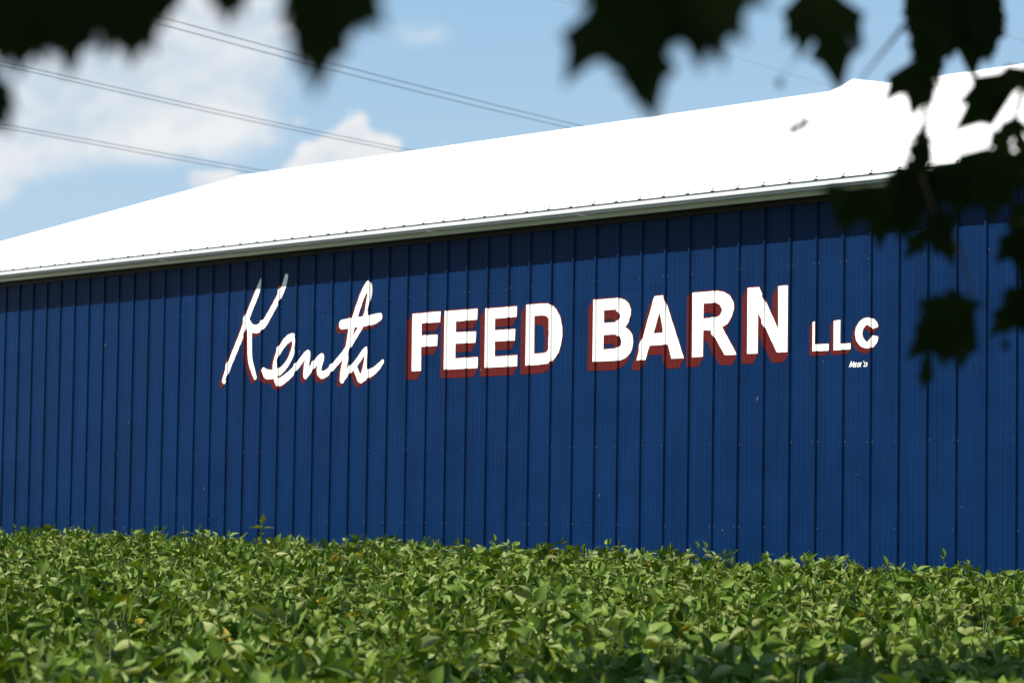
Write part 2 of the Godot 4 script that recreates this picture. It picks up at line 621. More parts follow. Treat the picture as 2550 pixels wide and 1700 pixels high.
func outlines():
	ink("F", "white", [7696, 1466, 7701, 1464, 7741, 1463, 7837, 1463, 7839, 1466, 7838, 1610, 7836, 1614, 7837, 1691, 8081, 1692, 8083, 1694, 8087, 1770, 8087, 1794, 8085, 1797, 7841, 1799, 7839, 1802, 7838, 1914, 7841, 1916, 8121, 1915, 8126, 1918, 8132, 2014, 8129, 2016, 7933, 2015, 7929, 2013, 7713, 2012, 7696, 2010, 7694, 1826])
	ink("F", "shade", [7631, 1386, 7641, 1383, 7681, 1382, 7773, 1382, 7781, 1385, 7848, 1458, 7851, 1466, 7851, 1610, 8021, 1612, 8033, 1622, 8093, 1688, 8096, 1694, 8098, 1734, 8099, 1794, 8097, 1800, 8089, 1808, 7853, 1811, 7851, 1814, 7852, 1830, 7853, 1834, 8057, 1834, 8069, 1838, 8134, 1910, 8138, 1918, 8144, 2014, 8135, 2026, 8129, 2028, 8045, 2028, 7697, 2023, 7685, 2015, 7624, 1946, 7620, 1934, 7623, 1398])
	ink("E", "white", [8214, 1465, 8217, 1463, 8457, 1462, 8697, 1463, 8700, 1541, 8700, 1561, 8697, 1564, 8365, 1562, 8363, 1565, 8363, 1697, 8365, 1702, 8657, 1700, 8662, 1705, 8670, 1801, 8665, 1804, 8365, 1808, 8365, 1910, 8681, 1915, 8683, 1917, 8686, 1977, 8687, 2013, 8685, 2015, 8217, 2015, 8214, 2013])
	ink("E", "shade", [8148, 1385, 8157, 1382, 8629, 1381, 8641, 1385, 8706, 1457, 8710, 1465, 8712, 1561, 8709, 1568, 8701, 1574, 8377, 1574, 8375, 1577, 8375, 1613, 8377, 1621, 8401, 1619, 8593, 1619, 8601, 1621, 8671, 1697, 8675, 1713, 8682, 1801, 8673, 1814, 8665, 1816, 8577, 1816, 8569, 1818, 8381, 1819, 8376, 1821, 8376, 1829, 8381, 1831, 8457, 1833, 8597, 1833, 8625, 1836, 8694, 1913, 8699, 2013, 8690, 2025, 8685, 2027, 8217, 2027, 8205, 2019, 8145, 1952, 8140, 1941, 8140, 1397])
	ink("E_001", "white", [8807, 1464, 8810, 1461, 9198, 1461, 9270, 1462, 9273, 1464, 9275, 1468, 9276, 1516, 9276, 1560, 9274, 1562, 8950, 1559, 8948, 1564, 8948, 1696, 8950, 1701, 9234, 1698, 9237, 1700, 9237, 1732, 9239, 1736, 9240, 1800, 9238, 1803, 8946, 1803, 8944, 1808, 8944, 1908, 8946, 1911, 9254, 1915, 9257, 1920, 9259, 1936, 9261, 2008, 9258, 2011, 8806, 2010, 8803, 2008, 8805, 1476])
	ink("E_001", "shade", [8740, 1384, 8750, 1380, 9210, 1382, 9222, 1391, 9282, 1457, 9287, 1468, 9288, 1560, 9286, 1566, 9278, 1573, 9174, 1574, 8962, 1571, 8960, 1576, 8960, 1612, 8962, 1619, 9170, 1618, 9178, 1620, 9246, 1694, 9249, 1700, 9251, 1736, 9252, 1800, 9250, 1806, 9242, 1814, 8958, 1815, 8957, 1828, 8958, 1832, 9146, 1834, 9190, 1835, 9198, 1837, 9267, 1912, 9271, 1936, 9273, 2008, 9266, 2020, 9258, 2023, 8806, 2022, 8794, 2015, 8734, 1948, 8729, 1936, 8732, 1408, 8734, 1392])
	ink("D", "white", [9395, 1465, 9398, 1462, 9594, 1464, 9598, 1466, 9710, 1471, 9772, 1493, 9822, 1528, 9859, 1569, 9895, 1649, 9908, 1721, 9904, 1797, 9875, 1885, 9822, 1955, 9758, 1999, 9694, 2016, 9578, 2019, 9396, 2017])
	ink("D", "white", [9518, 1564, 9515, 1569, 9512, 1909, 9514, 1911, 9626, 1912, 9682, 1903, 9719, 1877, 9737, 1805, 9743, 1733, 9736, 1669, 9718, 1613, 9702, 1580, 9662, 1568])
	ink("D", "shade", [9327, 1385, 9338, 1381, 9530, 1383, 9630, 1389, 9658, 1393, 9714, 1412, 9760, 1445, 9867, 1561, 9878, 1581, 9908, 1653, 9920, 1721, 9916, 1797, 9884, 1893, 9839, 1953, 9826, 1967, 9766, 2008, 9702, 2027, 9578, 2031, 9398, 2030, 9386, 2022, 9324, 1953, 9320, 1941, 9320, 1397])
	ink("D", "shade", [9530, 1576, 9527, 1581, 9525, 1829, 9530, 1831, 9566, 1831, 9614, 1823, 9646, 1801, 9662, 1737, 9668, 1669, 9663, 1613, 9655, 1581])
	ink("B", "white", [10327, 1469, 10330, 1467, 10682, 1466, 10762, 1484, 10821, 1521, 10851, 1565, 10864, 1625, 10851, 1685, 10809, 1729, 10756, 1757, 10798, 1798, 10824, 1857, 10828, 1909, 10807, 1953, 10802, 1960, 10749, 1997, 10666, 2018, 10328, 2017])
	ink("B", "white", [10474, 1568, 10469, 1573, 10469, 1681, 10471, 1697, 10474, 1699, 10630, 1699, 10682, 1679, 10690, 1673, 10710, 1633, 10699, 1597, 10658, 1575, 10478, 1570])
	ink("B", "white", [10474, 1804, 10472, 1809, 10471, 1893, 10469, 1901, 10469, 1913, 10474, 1918, 10634, 1919, 10673, 1893, 10688, 1857, 10674, 1820, 10634, 1805])
	ink("B", "shade", [10271, 1385, 10626, 1383, 10714, 1404, 10766, 1436, 10776, 1445, 10832, 1517, 10859, 1557, 10864, 1569, 10875, 1625, 10863, 1681, 10858, 1693, 10814, 1739, 10780, 1757, 10808, 1793, 10835, 1857, 10839, 1909, 10815, 1961, 10808, 1969, 10754, 2007, 10666, 2029, 10330, 2029, 10318, 2021, 10262, 1949, 10260, 1941, 10260, 1397, 10262, 1392])
	ink("B", "shade", [10482, 1581, 10480, 1613, 10486, 1616, 10574, 1615, 10619, 1597, 10627, 1589, 10626, 1585, 10618, 1583])
	ink("B", "shade", [10486, 1815, 10482, 1833, 10486, 1835, 10538, 1836, 10574, 1835, 10603, 1817, 10598, 1815])
	ink("A", "white", [10909, 1462, 10912, 1459, 11024, 1461, 11071, 1570, 11080, 1583, 11308, 1584, 11313, 1578, 11360, 1459, 11512, 1459, 11513, 1462, 11493, 1506, 11255, 2010, 11252, 2012, 11172, 2011, 11136, 2009, 11130, 2006])
	ink("A", "white", [11128, 1685, 11126, 1690, 11200, 1868, 11205, 1858, 11254, 1690, 11252, 1687, 11144, 1687])
	ink("A", "shade", [10851, 1378, 10856, 1375, 10920, 1375, 10964, 1376, 10972, 1379, 11034, 1458, 11051, 1498, 11056, 1499, 11248, 1499, 11290, 1390, 11300, 1378, 11308, 1375, 11452, 1375, 11460, 1377, 11520, 1454, 11525, 1462, 11522, 1470, 11270, 2006, 11260, 2020, 11252, 2023, 11220, 2023, 11136, 2020, 11128, 2017, 11065, 1938, 10846, 1402, 10842, 1390])
	ink("A", "shade", [11144, 1698, 11143, 1702, 11152, 1723, 11156, 1722, 11162, 1702, 11160, 1698])
	ink("R", "white", [11617, 1466, 11622, 1463, 11750, 1463, 11752, 1466, 11755, 1686, 11758, 1691, 11762, 1689, 11846, 1683, 11854, 1679, 12022, 1468, 12078, 1467, 12082, 1465, 12168, 1466, 12168, 1470, 12159, 1482, 11988, 1702, 11990, 1707, 12046, 1729, 12055, 1734, 12100, 1786, 12126, 1850, 12128, 1862, 12124, 1906, 12082, 1966, 12006, 2003, 11922, 2016, 11618, 2016, 11615, 2014])
	ink("R", "white", [11754, 1789, 11755, 1914, 11758, 1917, 11910, 1916, 11966, 1891, 11983, 1854, 11983, 1846, 11966, 1810, 11918, 1793, 11838, 1791, 11830, 1789])
	ink("R", "shade", [11559, 1382, 11566, 1380, 11694, 1380, 11703, 1386, 11763, 1466, 11764, 1598, 11770, 1601, 11791, 1598, 11953, 1394, 11962, 1386, 11970, 1384, 12026, 1382, 12110, 1382, 12121, 1390, 12177, 1462, 12179, 1470, 12166, 1490, 12023, 1674, 12110, 1782, 12139, 1854, 12135, 1906, 12132, 1914, 12086, 1977, 12006, 2015, 11922, 2027, 11618, 2027, 11605, 2018, 11547, 1942, 11550, 1394])
	ink("R", "shade", [11766, 1800, 11764, 1802, 11766, 1834, 11850, 1834, 11898, 1813, 11902, 1811, 11904, 1806, 11898, 1803, 11870, 1802])
	ink("N", "white", [12293, 1470, 12298, 1468, 12370, 1467, 12414, 1467, 12419, 1470, 12420, 1802, 12422, 1808, 12647, 1470, 12662, 1467, 12782, 1467, 12784, 1470, 12784, 1610, 12783, 2014, 12781, 2018, 12706, 2019, 12702, 2017, 12658, 2017, 12655, 2014, 12660, 1686, 12658, 1668, 12430, 2021, 12294, 2021, 12291, 2018])
	ink("N", "shade", [12238, 1386, 12358, 1384, 12370, 1391, 12430, 1470, 12430, 1610, 12434, 1613, 12580, 1394, 12586, 1388, 12606, 1384, 12726, 1384, 12735, 1390, 12796, 1470, 12794, 2014, 12791, 2022, 12786, 2027, 12778, 2030, 12658, 2028, 12646, 2020, 12588, 1942, 12590, 1794, 12590, 1798, 12582, 1806, 12451, 2010, 12435, 2030, 12426, 2032, 12294, 2032, 12282, 2024, 12224, 1946, 12225, 1430, 12226, 1398, 12234, 1388])
	ink("L", "white", [13061, 1464, 13064, 1462, 13244, 1461, 13247, 1468, 13249, 1500, 13247, 1516, 13104, 1517, 13102, 1520, 13103, 1700, 13100, 1703, 13064, 1702, 13061, 1700])
	ink("L", "shade", [13100, 1424, 13214, 1424, 13250, 1460, 13253, 1468, 13254, 1512, 13252, 1518, 13244, 1522, 13108, 1524, 13109, 1700, 13100, 1709, 13064, 1708, 13056, 1704, 13022, 1668, 13022, 1432, 13032, 1424])
	ink("L_001", "white", [13302, 1464, 13304, 1461, 13484, 1463, 13492, 1465, 13494, 1468, 13492, 1513, 13376, 1510, 13375, 1512, 13376, 1705, 13340, 1705, 13336, 1703, 13308, 1702, 13301, 1700])
	ink("L_001", "shade", [13270, 1424, 13328, 1423, 13460, 1427, 13496, 1461, 13500, 1468, 13500, 1504, 13497, 1516, 13492, 1519, 13384, 1517, 13380, 1520, 13383, 1704, 13376, 1711, 13304, 1708, 13297, 1704, 13263, 1668, 13264, 1432])
	ink("C", "white", [13665, 1465, 13694, 1462, 13726, 1468, 13746, 1475, 13783, 1509, 13797, 1549, 13794, 1554, 13734, 1566, 13729, 1561, 13716, 1533, 13690, 1516, 13686, 1515, 13658, 1520, 13629, 1549, 13619, 1585, 13629, 1625, 13658, 1651, 13690, 1655, 13710, 1644, 13734, 1618, 13790, 1632, 13797, 1637, 13780, 1669, 13750, 1695, 13694, 1712, 13634, 1707, 13583, 1681, 13549, 1637, 13539, 1593, 13541, 1577, 13552, 1533, 13579, 1501, 13590, 1492, 13626, 1473])
	ink("C", "shade", [13646, 1425, 13662, 1424, 13706, 1433, 13718, 1439, 13787, 1505, 13804, 1549, 13799, 1557, 13794, 1560, 13734, 1572, 13726, 1567, 13694, 1536, 13686, 1521, 13662, 1525, 13634, 1553, 13625, 1589, 13630, 1609, 13634, 1615, 13654, 1617, 13670, 1610, 13702, 1580, 13766, 1597, 13798, 1629, 13803, 1637, 13787, 1669, 13754, 1700, 13694, 1719, 13634, 1713, 13578, 1685, 13542, 1649, 13515, 1613, 13501, 1561, 13514, 1501, 13547, 1461, 13554, 1455, 13594, 1435])
	ink("K", "white", [4497, 1431, 4510, 1428, 4522, 1430, 4538, 1443, 4589, 1535, 4617, 1579, 4827, 1875, 4883, 1959, 4914, 2010, 4928, 1735, 4936, 1683, 4948, 1639, 4973, 1579, 5053, 1463, 5070, 1455, 5082, 1456, 5090, 1461, 5094, 1467, 5098, 1479, 5095, 1495, 5071, 1551, 5036, 1619, 5025, 1651, 5012, 1699, 5005, 1759, 5001, 1819, 4999, 1943, 5002, 1946, 5034, 1937, 5082, 1933, 5118, 1937, 5138, 1941, 5170, 1953, 5213, 1975, 5250, 1998, 5274, 2018, 5434, 2187, 5491, 2251, 5566, 2343, 5590, 2387, 5623, 2479, 5623, 2495, 5616, 2507, 5610, 2512, 5594, 2516, 5582, 2513, 5573, 2507, 5519, 2407, 5482, 2359, 5435, 2303, 5354, 2215, 5242, 2102, 5202, 2069, 5154, 2042, 5110, 2025, 5066, 2018, 5030, 2022, 4994, 2037, 4962, 2071, 4950, 2079, 4949, 2083, 4997, 2163, 5091, 2295, 5119, 2343, 5131, 2375, 5143, 2419, 5155, 2479, 5149, 2491, 5142, 2493, 5134, 2490, 4909, 2167, 4869, 2103, 4827, 2027, 4774, 1939, 4625, 1723, 4545, 1603, 4513, 1547, 4476, 1471, 4477, 1451, 4485, 1439])
	ink("K", "shade", [4448, 1391, 4466, 1388, 4482, 1393, 4530, 1429, 4542, 1441, 4592, 1531, 4624, 1583, 4862, 1919, 4865, 1915, 4866, 1903, 4872, 1747, 4881, 1667, 4897, 1599, 4916, 1551, 4932, 1523, 4977, 1459, 4997, 1431, 5010, 1418, 5026, 1414, 5038, 1417, 5092, 1459, 5100, 1471, 5102, 1479, 5100, 1491, 5074, 1555, 5041, 1619, 5024, 1667, 5016, 1699, 5008, 1763, 5005, 1839, 5005, 1895, 5034, 1893, 5074, 1898, 5114, 1909, 5142, 1921, 5202, 1957, 5266, 2005, 5300, 2039, 5454, 2203, 5503, 2259, 5570, 2343, 5595, 2387, 5627, 2479, 5627, 2495, 5618, 2510, 5610, 2516, 5598, 2520, 5582, 2517, 5522, 2472, 5476, 2387, 5439, 2335, 5323, 2203, 5251, 2127, 5188, 2067, 5158, 2049, 5122, 2034, 5094, 2025, 5070, 2022, 5034, 2025, 5002, 2038, 4988, 2047, 4954, 2083, 5006, 2168, 5098, 2299, 5115, 2327, 5131, 2363, 5151, 2435, 5159, 2479, 5157, 2487, 5150, 2495, 5142, 2497, 5134, 2495, 5082, 2456, 4853, 2127, 4820, 2075, 4772, 1987, 4719, 1899, 4569, 1683, 4485, 1555, 4452, 1495, 4424, 1435, 4424, 1419, 4429, 1407, 4440, 1395])
	ink("e", "white", [5485, 1380, 5517, 1379, 5541, 1384, 5577, 1395, 5645, 1424, 5693, 1448, 5733, 1472, 5789, 1512, 5801, 1528, 5803, 1548, 5798, 1560, 5781, 1574, 5765, 1576, 5753, 1573, 5657, 1520, 5549, 1475, 5513, 1464, 5501, 1463, 5493, 1466, 5484, 1476, 5537, 1499, 5569, 1515, 5641, 1563, 5689, 1608, 5738, 1672, 5758, 1708, 5770, 1736, 5782, 1776, 5787, 1816, 5786, 1844, 5781, 1864, 5770, 1884, 5761, 1894, 5749, 1901, 5729, 1906, 5697, 1906, 5657, 1897, 5625, 1886, 5577, 1861, 5549, 1839, 5502, 1796, 5455, 1744, 5428, 1704, 5413, 1676, 5400, 1648, 5391, 1620, 5387, 1596, 5387, 1548, 5385, 1546, 5349, 1548, 5289, 1555, 5273, 1559, 5225, 1578, 5213, 1578, 5205, 1574, 5195, 1564, 5191, 1556, 5191, 1540, 5207, 1508, 5230, 1480, 5249, 1467, 5281, 1456, 5321, 1452, 5401, 1457, 5405, 1454, 5420, 1424, 5438, 1404, 5461, 1388])
	ink("e", "white", [5469, 1556, 5464, 1568, 5463, 1584, 5463, 1600, 5467, 1620, 5491, 1676, 5516, 1712, 5573, 1761, 5625, 1797, 5677, 1821, 5713, 1830, 5718, 1816, 5719, 1796, 5718, 1784, 5709, 1756, 5682, 1704, 5646, 1656, 5617, 1628, 5565, 1591, 5525, 1571])
	ink("e", "shade", [5437, 1340, 5469, 1339, 5493, 1343, 5561, 1367, 5613, 1391, 5653, 1411, 5697, 1439, 5789, 1507, 5802, 1520, 5807, 1532, 5807, 1544, 5801, 1563, 5791, 1572, 5781, 1578, 5769, 1580, 5757, 1579, 5677, 1535, 5629, 1512, 5537, 1475, 5521, 1471, 5517, 1472, 5573, 1507, 5661, 1575, 5705, 1620, 5730, 1652, 5753, 1689, 5777, 1744, 5786, 1780, 5791, 1816, 5790, 1844, 5786, 1864, 5777, 1882, 5757, 1902, 5737, 1910, 5705, 1911, 5673, 1905, 5633, 1893, 5605, 1882, 5577, 1866, 5497, 1805, 5433, 1744, 5412, 1720, 5380, 1676, 5364, 1648, 5348, 1612, 5333, 1554, 5285, 1560, 5229, 1582, 5217, 1582, 5197, 1573, 5153, 1540, 5143, 1528, 5139, 1520, 5139, 1508, 5144, 1492, 5169, 1452, 5193, 1431, 5209, 1423, 5241, 1414, 5277, 1412, 5353, 1416, 5364, 1392, 5388, 1364, 5413, 1348])
	ink("e", "shade", [5473, 1561, 5468, 1568, 5467, 1588, 5472, 1620, 5492, 1668, 5513, 1702, 5545, 1733, 5585, 1761, 5629, 1780, 5662, 1788, 5666, 1780, 5667, 1760, 5658, 1724, 5634, 1676, 5603, 1632, 5576, 1604, 5557, 1592, 5513, 1572])
	ink("n", "white", [6216, 1437, 6244, 1433, 6268, 1435, 6324, 1452, 6360, 1469, 6408, 1497, 6421, 1509, 6425, 1521, 6425, 1533, 6416, 1549, 6404, 1557, 6388, 1559, 6380, 1557, 6312, 1523, 6276, 1511, 6244, 1507, 6236, 1508, 6230, 1513, 6226, 1521, 6231, 1545, 6261, 1613, 6267, 1645, 6265, 1661, 6261, 1669, 6251, 1681, 6240, 1686, 6216, 1686, 6164, 1663, 6132, 1641, 6072, 1592, 6012, 1557, 6008, 1561, 6029, 1649, 6033, 1673, 6032, 1693, 6024, 1712, 6012, 1723, 6004, 1726, 5992, 1728, 5972, 1726, 5932, 1706, 5896, 1681, 5748, 1566, 5740, 1557, 5736, 1545, 5739, 1525, 5752, 1512, 5768, 1508, 5784, 1512, 5872, 1576, 5944, 1634, 5948, 1635, 5930, 1573, 5922, 1509, 5922, 1465, 5936, 1445, 5944, 1440, 5956, 1438, 5972, 1440, 5980, 1445, 6032, 1486, 6108, 1536, 6164, 1583, 6167, 1581, 6155, 1549, 6150, 1525, 6151, 1505, 6155, 1489, 6164, 1474, 6176, 1461, 6200, 1443])
	ink("n", "shade", [6168, 1397, 6196, 1393, 6220, 1395, 6252, 1403, 6296, 1420, 6364, 1458, 6415, 1497, 6425, 1509, 6428, 1517, 6429, 1533, 6421, 1549, 6412, 1558, 6392, 1563, 6380, 1562, 6312, 1528, 6276, 1516, 6244, 1511, 6232, 1516, 6230, 1521, 6234, 1541, 6261, 1601, 6269, 1629, 6271, 1645, 6269, 1661, 6261, 1677, 6252, 1685, 6240, 1690, 6216, 1690, 6192, 1682, 6168, 1670, 6132, 1647, 6053, 1585, 6016, 1564, 6015, 1573, 6037, 1669, 6037, 1685, 6034, 1701, 6025, 1717, 6008, 1729, 5988, 1732, 5972, 1730, 5944, 1718, 5900, 1690, 5704, 1539, 5692, 1528, 5686, 1517, 5683, 1505, 5685, 1493, 5696, 1477, 5704, 1472, 5716, 1468, 5736, 1472, 5888, 1584, 5889, 1577, 5874, 1513, 5869, 1445, 5871, 1425, 5879, 1413, 5888, 1404, 5896, 1400, 5908, 1398, 5920, 1399, 5932, 1404, 6003, 1457, 6056, 1491, 6104, 1527, 6106, 1525, 6099, 1493, 6098, 1473, 6107, 1445, 6118, 1429, 6135, 1413])
	ink("t", "white", [6573, 1378, 6584, 1377, 6596, 1380, 6607, 1390, 6613, 1398, 6639, 1506, 6684, 1642, 6704, 1712, 6740, 1751, 6880, 1888, 6912, 1924, 7036, 1932, 7100, 1941, 7144, 1953, 7195, 1974, 7207, 1982, 7216, 1994, 7218, 2014, 7214, 2026, 7203, 2038, 7192, 2043, 7144, 2043, 6984, 2028, 6978, 2030, 6997, 2082, 7032, 2206, 7044, 2266, 7041, 2306, 7033, 2334, 7020, 2354, 7004, 2366, 6992, 2370, 6980, 2370, 6956, 2362, 6936, 2347, 6895, 2302, 6859, 2254, 6831, 2210, 6724, 2017, 6552, 2005, 6540, 2002, 6528, 1995, 6515, 1978, 6511, 1958, 6514, 1942, 6524, 1927, 6540, 1915, 6556, 1911, 6672, 1916, 6674, 1914, 6628, 1738, 6596, 1709, 6560, 1681, 6372, 1551, 6363, 1542, 6359, 1526, 6364, 1510, 6372, 1500, 6388, 1494, 6404, 1496, 6584, 1613, 6586, 1610, 6584, 1606, 6563, 1554, 6554, 1522, 6547, 1470, 6543, 1414, 6547, 1398, 6552, 1390, 6564, 1380])
	ink("t", "white", [6744, 1842, 6741, 1846, 6746, 1866, 6768, 1919, 6824, 1921, 6824, 1917])
	ink("t", "white", [6816, 2021, 6895, 2170, 6935, 2230, 6976, 2280, 6979, 2270, 6976, 2246, 6955, 2174, 6937, 2098, 6929, 2070, 6908, 2026, 6904, 2023])
	ink("t", "shade", [6525, 1338, 6536, 1337, 6556, 1344, 6604, 1380, 6617, 1398, 6643, 1506, 6689, 1642, 6708, 1711, 6883, 1886, 7024, 1896, 7052, 1901, 7096, 1913, 7156, 1938, 7208, 1976, 7220, 1994, 7222, 2014, 7216, 2030, 7204, 2042, 7192, 2047, 7144, 2047, 6985, 2034, 7001, 2082, 7037, 2206, 7048, 2266, 7045, 2306, 7037, 2334, 7024, 2355, 7004, 2371, 6992, 2374, 6976, 2374, 6964, 2371, 6948, 2362, 6896, 2323, 6855, 2282, 6823, 2242, 6783, 2182, 6692, 2020, 6564, 2011, 6540, 2007, 6480, 1964, 6467, 1950, 6463, 1942, 6459, 1922, 6463, 1902, 6472, 1889, 6488, 1876, 6508, 1871, 6616, 1876, 6621, 1874, 6577, 1706, 6570, 1698, 6537, 1670, 6380, 1562, 6324, 1520, 6310, 1506, 6307, 1490, 6311, 1474, 6324, 1460, 6340, 1454, 6356, 1456, 6528, 1567, 6529, 1562, 6511, 1518, 6502, 1486, 6495, 1434, 6491, 1378, 6494, 1362, 6500, 1352, 6512, 1342])
	ink("t", "shade", [6824, 2024, 6822, 2026, 6826, 2034, 6886, 2146, 6920, 2200, 6921, 2198, 6902, 2138, 6885, 2062, 6874, 2030, 6872, 2027])
	ink("s", "white", [6879, 1371, 6891, 1371, 6907, 1374, 6923, 1384, 6987, 1408, 7091, 1443, 7139, 1466, 7183, 1495, 7210, 1519, 7248, 1559, 7252, 1567, 7252, 1579, 7243, 1590, 7231, 1592, 7151, 1550, 7083, 1518, 6987, 1498, 6999, 1599, 7004, 1671, 7003, 1695, 6992, 1715, 6987, 1720, 6975, 1724, 6963, 1725, 6947, 1721, 6923, 1709, 6885, 1683, 6834, 1635, 6771, 1586, 6747, 1570, 6643, 1512, 6615, 1494, 6558, 1439, 6553, 1431, 6550, 1419, 6554, 1403, 6563, 1393, 6575, 1386, 6591, 1386, 6603, 1393, 6655, 1440, 6767, 1502, 6826, 1403, 6839, 1390, 6855, 1379])
	ink("s", "white", [6875, 1455, 6817, 1535, 6939, 1643, 6940, 1635, 6936, 1607, 6916, 1527, 6900, 1491])
	ink("s", "shade", [6831, 1331, 6843, 1331, 6859, 1334, 6879, 1345, 6951, 1372, 7043, 1402, 7107, 1434, 7183, 1490, 7212, 1515, 7255, 1563, 7257, 1575, 7254, 1583, 7243, 1594, 7235, 1596, 7228, 1595, 7151, 1555, 7083, 1523, 7055, 1515, 6995, 1504, 6992, 1507, 7000, 1567, 7008, 1671, 7008, 1687, 7005, 1703, 6999, 1714, 6987, 1725, 6967, 1729, 6947, 1725, 6915, 1709, 6895, 1697, 6831, 1648, 6787, 1606, 6760, 1583, 6635, 1512, 6563, 1460, 6507, 1405, 6499, 1387, 6501, 1367, 6510, 1355, 6527, 1346, 6543, 1346, 6559, 1354, 6607, 1391, 6634, 1415, 6719, 1460, 6775, 1365, 6788, 1351, 6807, 1338])
	ink("s", "shade", [6859, 1483, 6823, 1535, 6883, 1590, 6885, 1587, 6885, 1583, 6880, 1555, 6867, 1503])
	ink("signature", "white", [13525, 1314, 13529, 1316, 13534, 1328, 13536, 1328, 13536, 1317, 13539, 1315, 13542, 1318, 13546, 1315, 13556, 1323, 13559, 1334, 13554, 1344, 13565, 1350, 13565, 1355, 13561, 1355, 13548, 1349, 13547, 1341, 13552, 1332, 13551, 1327, 13543, 1321, 13544, 1355, 13539, 1356, 13527, 1332, 13523, 1317])
	ink("signature", "white", [13475, 1316, 13479, 1318, 13495, 1345, 13492, 1320, 13495, 1317, 13521, 1345, 13514, 1317, 13519, 1315, 13533, 1362, 13528, 1364, 13501, 1332, 13506, 1364, 13504, 1367, 13501, 1367, 13473, 1320])
	ink("signature", "white", [13562, 1316, 13573, 1320, 13577, 1329, 13574, 1341, 13586, 1349, 13585, 1354, 13568, 1346, 13567, 1338, 13570, 1329, 13568, 1325, 13559, 1320])
	ink("signature", "white", [13580, 1316, 13584, 1316, 13585, 1319, 13596, 1349, 13594, 1354, 13589, 1349, 13578, 1319])
	ink("signature", "white", [13656, 1317, 13669, 1317, 13678, 1325, 13678, 1337, 13673, 1341, 13679, 1347, 13678, 1352, 13663, 1352, 13660, 1350, 13662, 1346, 13668, 1346, 13664, 1338, 13671, 1334, 13672, 1328, 13666, 1323, 13656, 1322, 13645, 1325, 13656, 1341, 13655, 1350, 13653, 1352, 13642, 1349, 13642, 1344, 13650, 1345, 13650, 1343, 13645, 1334, 13634, 1323, 13634, 1319])
	ink("signature", "white", [13590, 1319, 13608, 1319, 13608, 1324, 13599, 1324, 13598, 1326, 13601, 1332, 13612, 1335, 13611, 1339, 13603, 1340, 13605, 1346, 13617, 1347, 13619, 1349, 13618, 1353, 13601, 1352])
	ink("signature", "white", [13638, 1353, 13642, 1353, 13643, 1356, 13637, 1365, 13633, 1366, 13632, 1362])


# ---------------------------------------------------------------- overhead wires
func build_wires():
	# start, rise per metre, curve, radius, label
	var far := Vector3(sin(deg_to_rad(26.6)), 0, -cos(deg_to_rad(26.6)))
	var runs := [
		[Vector3(-13.09, 0, -110), 20.133, 0.00615, 0.000275, 0.017, "upper wire of the highest pair of overhead lines crossing the sky"],
		[Vector3(-12.47, 0, -110), 19.703, 0.00611, 0.000329, 0.017, "lower wire of the highest pair of overhead lines crossing the sky"],
		[Vector3(-19.85, 0, -120), 19.758, 0.00565, 0.00031, 0.016, "upper wire of the middle pair of overhead lines above the roof"],
		[Vector3(-19.77, 0, -120), 19.579, 0.0041, 0.000353, 0.016, "lower wire of the middle pair of overhead lines above the roof"],
		[Vector3(-22.56, 0, -130), 18.75, 0.0172, 0.00012, 0.016, "upper wire of the lowest pair, meeting the ridge end of the roof"],
		[Vector3(-22.55, 0, -130), 18.59, 0.0153, 0.00012, 0.016, "lower wire of the lowest pair, meeting the ridge end of the roof"],
		[Vector3(2.12, 0, -160), 29.897, 0.0221, 0.000137, 0.007, "single hair-thin wire in the blue sky above the ridge vent"],
		[Vector3(26.36, 0, -160), 28.43, 0.03, 0.00013, 0.007, "single hair-thin wire in the corner of sky beside the dark maple leaves"]]
	for r in runs:
		var st := st_new()
		var pts := []
		var rad := []
		for k in 41:
			var t := -45.0 + 4.5 * k
			pts.append(far * t + Vector3(0, r[1] - r[0].y + r[2] * t + r[3] * t * t, 0) - Vector3(0, r[1], 0))
			rad.append(r[4])
		tube(st, pts, rad, 5)
		st.generate_normals()
		var o := put("overhead_wire", st.commit(), M.wire, self, Transform3D(Basis.IDENTITY, r[0] + Vector3(0, r[1], 0)))
		o.set_meta("label", r[5])
		o.set_meta("category", "power line")
		o.set_meta("group", "overhead wires behind the barn")


